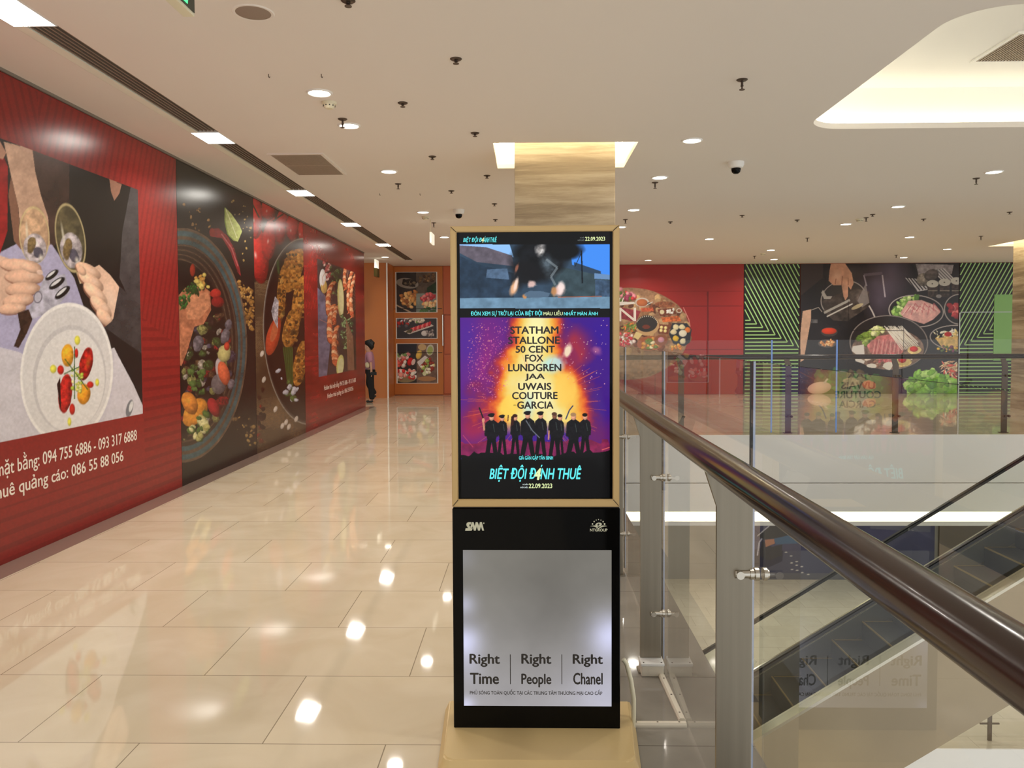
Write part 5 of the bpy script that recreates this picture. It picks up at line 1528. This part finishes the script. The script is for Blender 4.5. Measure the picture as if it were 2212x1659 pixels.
figure(1062, 894, 98, 32, cap=(26, 22, 26)); figure(1198, 891, 96, 28, (120, 78, 60), hair=(90, 60, 46)); figure(1239, 892, 104, 34, hair=(170, 130, 90), lead=3)
figure(1113, 895, 90, 22, hair=(60, 26, 20)); A.poly([(1104, 900), (1111, 896), (1109, 918), (1103, 922)], (56, 26, 22))
figure(1168, 890, 98, 28, cap=(18, 16, 20)); figure(1140, 889, 104, 34, cap=(18, 16, 22), lead=2)
A.line([(1136, 908), (1150, 930), (1166, 946)], 2, (120, 126, 136), .9); A.line([(1035, 880), (1044, 904), (1044, 926)], 3, (30, 26, 34)); A.ell(1044, 908, 3, 5, (220, 150, 120)); A.line([(1044, 912), (1046, 930)], 4, (206, 140, 112))
A.line([(1222, 906), (1230, 886), (1238, 876)], 2.6, (60, 66, 96)); A.line([(1097, 910), (1098, 896)], 2, (70, 40, 36)); A.line([(1186, 930), (1185, 950)], 3, (206, 140, 112))
A.poly([(992, 992), (1320, 988), (1320, 1080), (992, 1080)], (13, 13, 15))
A.region(None)
A.ell(1200, 1003 - 2, 0.1, .1, (0, 0, 0))
pr = A.mesh('picture', m_screen, scr)
em = lambda n, c, s_: mat(n, (2, 2, 2), .3, emit=c, es=s_)
m_cy, m_ye, m_pw = em('cyan_glow_lettering', (96, 240, 244), 1.), em('cream_glow_lettering', (232, 246, 180), 1.), em('white_glow_lettering', (224, 240, 240), 1.)
m_dkl, m_gr = em('dark_lettering', (22, 10, 8), 1.), em('grey_glow_lettering', (130, 140, 140), .7)
TX = lambda s, p0, p1, m, b=.02, sh=0., par=None, v=SY, l=.0006: text('lettering', s, p0, p1, 1, v, m, par or scr, b, sh, l)
TX('BIỆT ĐỘI Đ', (1000.5, 511), (1041, 525), m_cy, .022, .25); TX('4', (1039, 513), (1046, 524), m_ye, .022, .25); TX('ÁNH THUÊ', (1045, 510), (1073, 523.5), m_cy, .022, .25)
TX('22.09.2023', (1264, 511.5), (1307, 520), m_ye); TX('DỰ KIẾN', (1253, 511), (1262.5, 515.5), m_gr); TX('KHỞI CHIẾU', (1248, 516), (1262.5, 520.5), m_gr)
TX('ĐÓN XEM SỰ TRỞ LẠI CỦA BIỆT ĐỘI', (1017, 670), (1171, 683.5), m_cy); TX('MÁU LIỀU', (1174, 670), (1215.5, 681), m_ye); TX('NHẤT MÀN ẢNH', (1218, 670), (1291.5, 681), m_cy)
for s_, x0, x1, y0, y1 in (('STATHAM', 1102, 1206.6, 705, 721), ('STALLONE', 1097.5, 1209.5, 727, 743), ('50 CENT', 1113.6, 1198.7, 747, 762), ('FOX', 1134, 1174, 766, 781.5), ('LUNDGREN', 1097.5, 1212.7, 786, 802), ('JAA', 1134, 1177, 807, 822.5), ('UWAIS', 1119, 1191, 827, 842.5), ('COUTURE', 1106, 1204.7, 846.6, 862.5), ('GARCIA', 1117, 1195.7, 867, 883)):
    TX(s_, (x0, y0), (x1, y1), m_dkl, .032)
TX('WITH', (1109, 874), (1115, 877), m_dkl)
TX('GIÀ GÂN GẶP TÂN BINH', (1121, 982.5), (1194.7, 995), m_cy)
TX('BIỆT ĐỘI Đ', (1057, 1004), (1158, 1041), m_cy, .026, .22); TX('4', (1153, 1011), (1169, 1037), m_ye, .04, .22); TX('´', (1168, 1004), (1172, 1009), m_cy, .03); TX('NH THUÊ', (1167, 1005), (1256, 1035.5), m_cy, .026, .22)
TX('22.09.2023', (1142, 1044.5), (1193, 1054.5), m_ye); TX('DỰ KIẾN', (1129, 1044), (1140.5, 1048.6), m_pw, .02); TX('KHỞI CHIẾU', (1124, 1049.8), (1140.5, 1054.4), m_pw, .02)

# light box in the lower cabinet
A = Art.px(1, KY - .0025, 1000, 1188, 1321, 1526, .0026, (150, 146, 140))
X_, Y_ = A.X, A.Y
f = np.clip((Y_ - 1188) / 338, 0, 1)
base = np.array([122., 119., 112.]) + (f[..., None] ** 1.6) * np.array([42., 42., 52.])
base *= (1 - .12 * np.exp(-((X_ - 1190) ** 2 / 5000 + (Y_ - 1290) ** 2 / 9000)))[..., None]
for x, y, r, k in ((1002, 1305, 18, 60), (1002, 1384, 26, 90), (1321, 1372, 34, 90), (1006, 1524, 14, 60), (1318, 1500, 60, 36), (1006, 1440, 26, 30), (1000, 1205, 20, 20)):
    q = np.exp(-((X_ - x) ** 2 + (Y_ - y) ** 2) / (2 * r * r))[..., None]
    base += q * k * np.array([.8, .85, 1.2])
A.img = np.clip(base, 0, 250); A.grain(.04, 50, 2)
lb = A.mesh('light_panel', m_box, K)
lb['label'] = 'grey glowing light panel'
m_tx = mat('dark_grey_lettering', (44, 42, 42), .4)
KL = dict(par=cab, v=KY - .0025)
for s_, x0, x1, y0, y1 in (('Right', 1014, 1080, 1412, 1441), ('Time', 1015, 1078, 1453, 1478), ('Right', 1126, 1191, 1412, 1441), ('People', 1126, 1191, 1455, 1485), ('Right', 1237, 1302.5, 1413, 1441), ('Chanel', 1238, 1302, 1453, 1479)):
    TX(s_, (x0, y0), (x1, y1), m_tx, .028, **KL)
TX('PHỦ SÓNG TOÀN QUỐC TẠI CÁC TRUNG TÂM THƯƠNG MẠI CAO CẤP', (1015, 1488), (1301, 1503.5), m_tx, .02, **KL)
bm = B()
for x in (1102.5, 1213.5):
    p, q = pt(x - .7, 1477, 1, KY), pt(x + .7, 1413, 1, KY); box(bm, (p[0], KY - .0034, p[2]), (q[0], KY - .0028, q[2]))
obj('divider_line', bm, m_tx, cab)
# makers' marks on the black glass
m_logo = mat('pale_logo_print', (216, 218, 196), .4)
def flat(bm, ps, off=.0012):
    prism(bm, [tuple(pt(x, y, 1, KY)[[0, 2]]) for x, y in ps], 1, KY - off, KY - .0003)
zx = lambda u, v: (990 + u / 27.65, 1110 + v / 27.65)
bm = B()
flat(bm, [zx(*p) for p in ((600, 490), (760, 490), (740, 630), (640, 640), (700, 760), (760, 860), (860, 870), (800, 1000), (410, 1005), (440, 855), (590, 850), (500, 720), (480, 630), (510, 540))])
flat(bm, [zx(*p) for p in ((800, 490), (915, 490), (985, 740), (1040, 490), (1160, 490), (1235, 730), (1290, 490), (1410, 490), (1540, 995), (1430, 995), (1355, 740), (1290, 995), (1180, 995), (1105, 740), (1045, 995), (930, 995), (855, 720), (830, 850), (720, 790))], .0015)
c = zx(1525, 555); flat(bm, [(c[0] + 1.3 * math.cos(k), c[1] + 1.7 * math.sin(k)) for k in np.linspace(0, 6.28, 9)[:-1]])
obj('logo', bm, m_logo, cab)
zx = lambda u, v: (1260 + u / 30.16, 1110 + v / 30.16)
bm = B()
for u, v, r in ((600, 660, 50), (705, 500, 45), (840, 400, 35), (990, 365, 32), (1147, 405, 35), (1290, 505, 48), (1385, 662, 58)):
    flat(bm, [zx(u + r * math.cos(k), v + r * math.sin(k)) for k in np.linspace(0, 6.283, 11)[:-1]])
flat(bm, [zx(*p) for p in ((440, 800), (600, 765), (740, 750), (860, 810), (1000, 915), (1130, 810), (1250, 750), (1400, 755), (1560, 798), (1380, 820), (1230, 850), (1100, 920), (1010, 975), (900, 915), (760, 840), (640, 815))])
N_ = 20
eo = [(995 + 215 * math.cos(a) * (1 if math.cos(a) < 0 else .98), 700 + 130 * math.sin(a) - 30 * math.cos(a)) for a in np.linspace(0, 6.283, N_ + 1)[:-1]]
ei = [(975 + 80 * math.cos(a), 690 + 75 * math.sin(a)) for a in np.linspace(0, 6.283, N_ + 1)[:-1]]
for i in range(N_):
    j = (i + 1) % N_; flat(bm, [zx(*eo[i]), zx(*eo[j]), zx(*ei[j]), zx(*ei[i])])
flat(bm, [zx(940 + 45 * math.cos(a), 655 + 40 * math.sin(a)) for a in np.linspace(0, 6.283, 11)[:-1]])
obj('logo', bm, m_logo, cab)
TX('NTGROUP', zx(430, 955), zx(1575, 1145), m_logo, .03, 0, cab, KY, .0012)

# ================================================================== person walking away behind the hoarding
def skin_body(name, pts, edges, m, parent, sub=2):
    me = bpy.data.meshes.new(name)
    me.from_pydata([p[:3] for p in pts], edges, [])
    o = bpy.data.objects.new(name, me); C.objects.link(o)
    o.modifiers.new('skin', 'SKIN'); s_ = o.modifiers.new('sub', 'SUBSURF'); s_.levels = s_.render_levels = sub
    for i, p in enumerate(pts):
        r = p[3] if isinstance(p[3], (tuple, list)) else (p[3], p[3])
        me.skin_vertices[0].data[i].radius = r
    me.skin_vertices[0].data[0].use_root = True
    m2 = bpy.data.meshes.new_from_object(o.evaluated_get(bpy.context.evaluated_depsgraph_get()))
    bpy.data.objects.remove(o)
    m2.materials.clear()
    return _link(name, m2, m, parent, 'all')
PX, PY = -3.72, 18.45
P_ = thing('person', 'person in a mauve shirt and black trousers walking out past the red hoarding', 'person', (PX, PY, 0))
q = lambda x, y, z, r: (PX + x, PY + y, z, r)       # heading is -x
m_skin = mat('skin', (206, 158, 132), .5); m_shirt = mat('mauve_shirt', (168, 120, 140), .8); m_trou = mat('black_trousers', (16, 15, 17), .8); m_hair = mat('black_hair', (14, 12, 12), .5); m_shoe = mat('dark_shoe', (38, 38, 36), .5)
skin_body('body', [q(0, 0, .80, .10), q(-.01, 0, .95, .095), q(-.02, 0, 1.12, .105), q(-.02, 0, 1.17, .06), q(-.04, 0, 1.215, .05), q(-.065, 0, 1.30, (.08, .088)), q(-.06, 0, 1.385, (.085, .092)), q(-.135, 0, 1.30, .024),
                   q(.01, -.08, .76, .075), q(.03, -.085, .44, .052), q(.06, -.085, .09, .034), q(-.03, -.085, .035, .03), q(-.01, .08, .76, .075), q(-.06, .085, .45, .052), q(.10, .085, .20, .036), q(.04, .085, .12, .028),
                   q(0, -.15, 1.14, .042), q(.05, -.19, .94, .034), q(.06, -.17, .76, .026), q(.055, -.165, .70, .03), q(-.02, .15, 1.14, .042), q(-.08, .19, .95, .034), q(-.14, .17, .80, .026), q(-.16, .16, .75, .03)],
          [(0, 1), (1, 2), (2, 3), (3, 4), (4, 5), (5, 6), (5, 7), (0, 8), (8, 9), (9, 10), (10, 11), (0, 12), (12, 13), (13, 14), (14, 15), (2, 16), (16, 17), (17, 18), (18, 19), (2, 20), (20, 21), (21, 22), (22, 23)], m_skin, P_)
def hand(root, d, up, side):
    root, d, up = Vector(root), Vector(d).normalized(), Vector(up)
    s_ = d.cross(up).normalized()
    for k, (l, o_) in enumerate(((.058, -.024), (.066, -.008), (.062, .008), (.05, .022))):
        a = root + s_ * o_ + d * .03; b = a + d * l * .5 + up * .004; c = b + d * l * .42 - up * .018
        skin_body('finger', [(*a, .0085), (*b, .008), (*c, .007)], [(0, 1), (1, 2)], m_skin, P_, 1)
    a = root + s_ * side * .028; b = a + s_ * side * .016 + d * .028 - up * .01; c = b + d * .026 - up * .012
    skin_body('thumb', [(*a, .0095), (*b, .009), (*c, .0075)], [(0, 1), (1, 2)], m_skin, P_, 1)
hand((PX + .055, PY - .165, .70), (.15, 0, -1), (1, 0, 0), -1)
hand((PX - .16, PY + .16, .75), (-.2, 0, -1), (1, 0, 0), 1)
skin_body('shirt', [q(0, 0, .68, (.15, .135)), q(-.01, 0, .92, (.145, .125)), q(-.02, 0, 1.08, (.15, .12)), q(-.03, 0, 1.19, .075), q(0, -.145, 1.13, .07), q(.045, -.188, .93, .066), q(-.02, .145, 1.13, .07), q(-.075, .188, .93, .066)],
          [(0, 1), (1, 2), (2, 3), (2, 4), (4, 5), (2, 6), (6, 7)], m_shirt, P_)
skin_body('trousers', [q(0, 0, .84, (.125, .115)), q(.01, -.08, .68, .10), q(.03, -.085, .42, .08), q(.055, -.085, .06, .072), q(-.01, .08, .68, .10), q(-.06, .085, .43, .08), q(.095, .085, .17, .066)],
          [(0, 1), (1, 2), (2, 3), (0, 4), (4, 5), (5, 6)], m_trou, P_)
skin_body('hair', [q(-.03, 0, 1.36, (.105, .11)), q(-.05, 0, 1.42, (.095, .10)), q(.03, 0, 1.34, (.085, .09)), q(.035, 0, 1.25, .06), q(.075, 0, 1.37, .045)], [(0, 1), (0, 2), (2, 3), (2, 4)], m_hair, P_)
for dy in (-.03, .03):
    bm = B(); sphere(bm, (PX - .138, PY + dy, 1.335), (.006, .012, .007), 10); obj('eye', bm, m_shoe, P_, True)
bm = B(); sphere(bm, (PX - .136, PY, 1.262), (.006, .02, .005), 10); obj('mouth', bm, mat('lips', (150, 84, 76), .5), P_, True)
for s_ in (-1, 1):
    bm = B(); sphere(bm, (PX - .045, PY + s_ * .086, 1.31), (.016, .008, .026), 10); obj('ear', bm, m_skin, P_, True)
for x, y, z in ((.06, -.085, 0), (.10, .085, .11)):
    skin_body('shoe', [q(x + .02, y, z + .036, .034), q(x - .07, y, z + .034, .036), q(x - .15, y, z + .026, .026)], [(0, 1), (1, 2)], m_shoe, P_)
o = skin_body('shoulder_bag', [q(-.09, -.165, .88, (.03, .06)), q(-.03, -.18, .89, (.035, .08)), q(.02, -.17, .90, (.03, .06))], [(0, 1), (1, 2)], mat('cream_leather', (206, 194, 160), .5), None)
tag(o, 'small cream shoulder bag at the waist of the walking person', 'bag')
bm = B(); box(bm, (PX + .05, PY - .215, .655), (PX + .19, PY - .203, .725), .004); o = obj('mobile_phone', bm, m_black_m)
tag(o, 'black mobile phone held low by the walking person', 'phone')
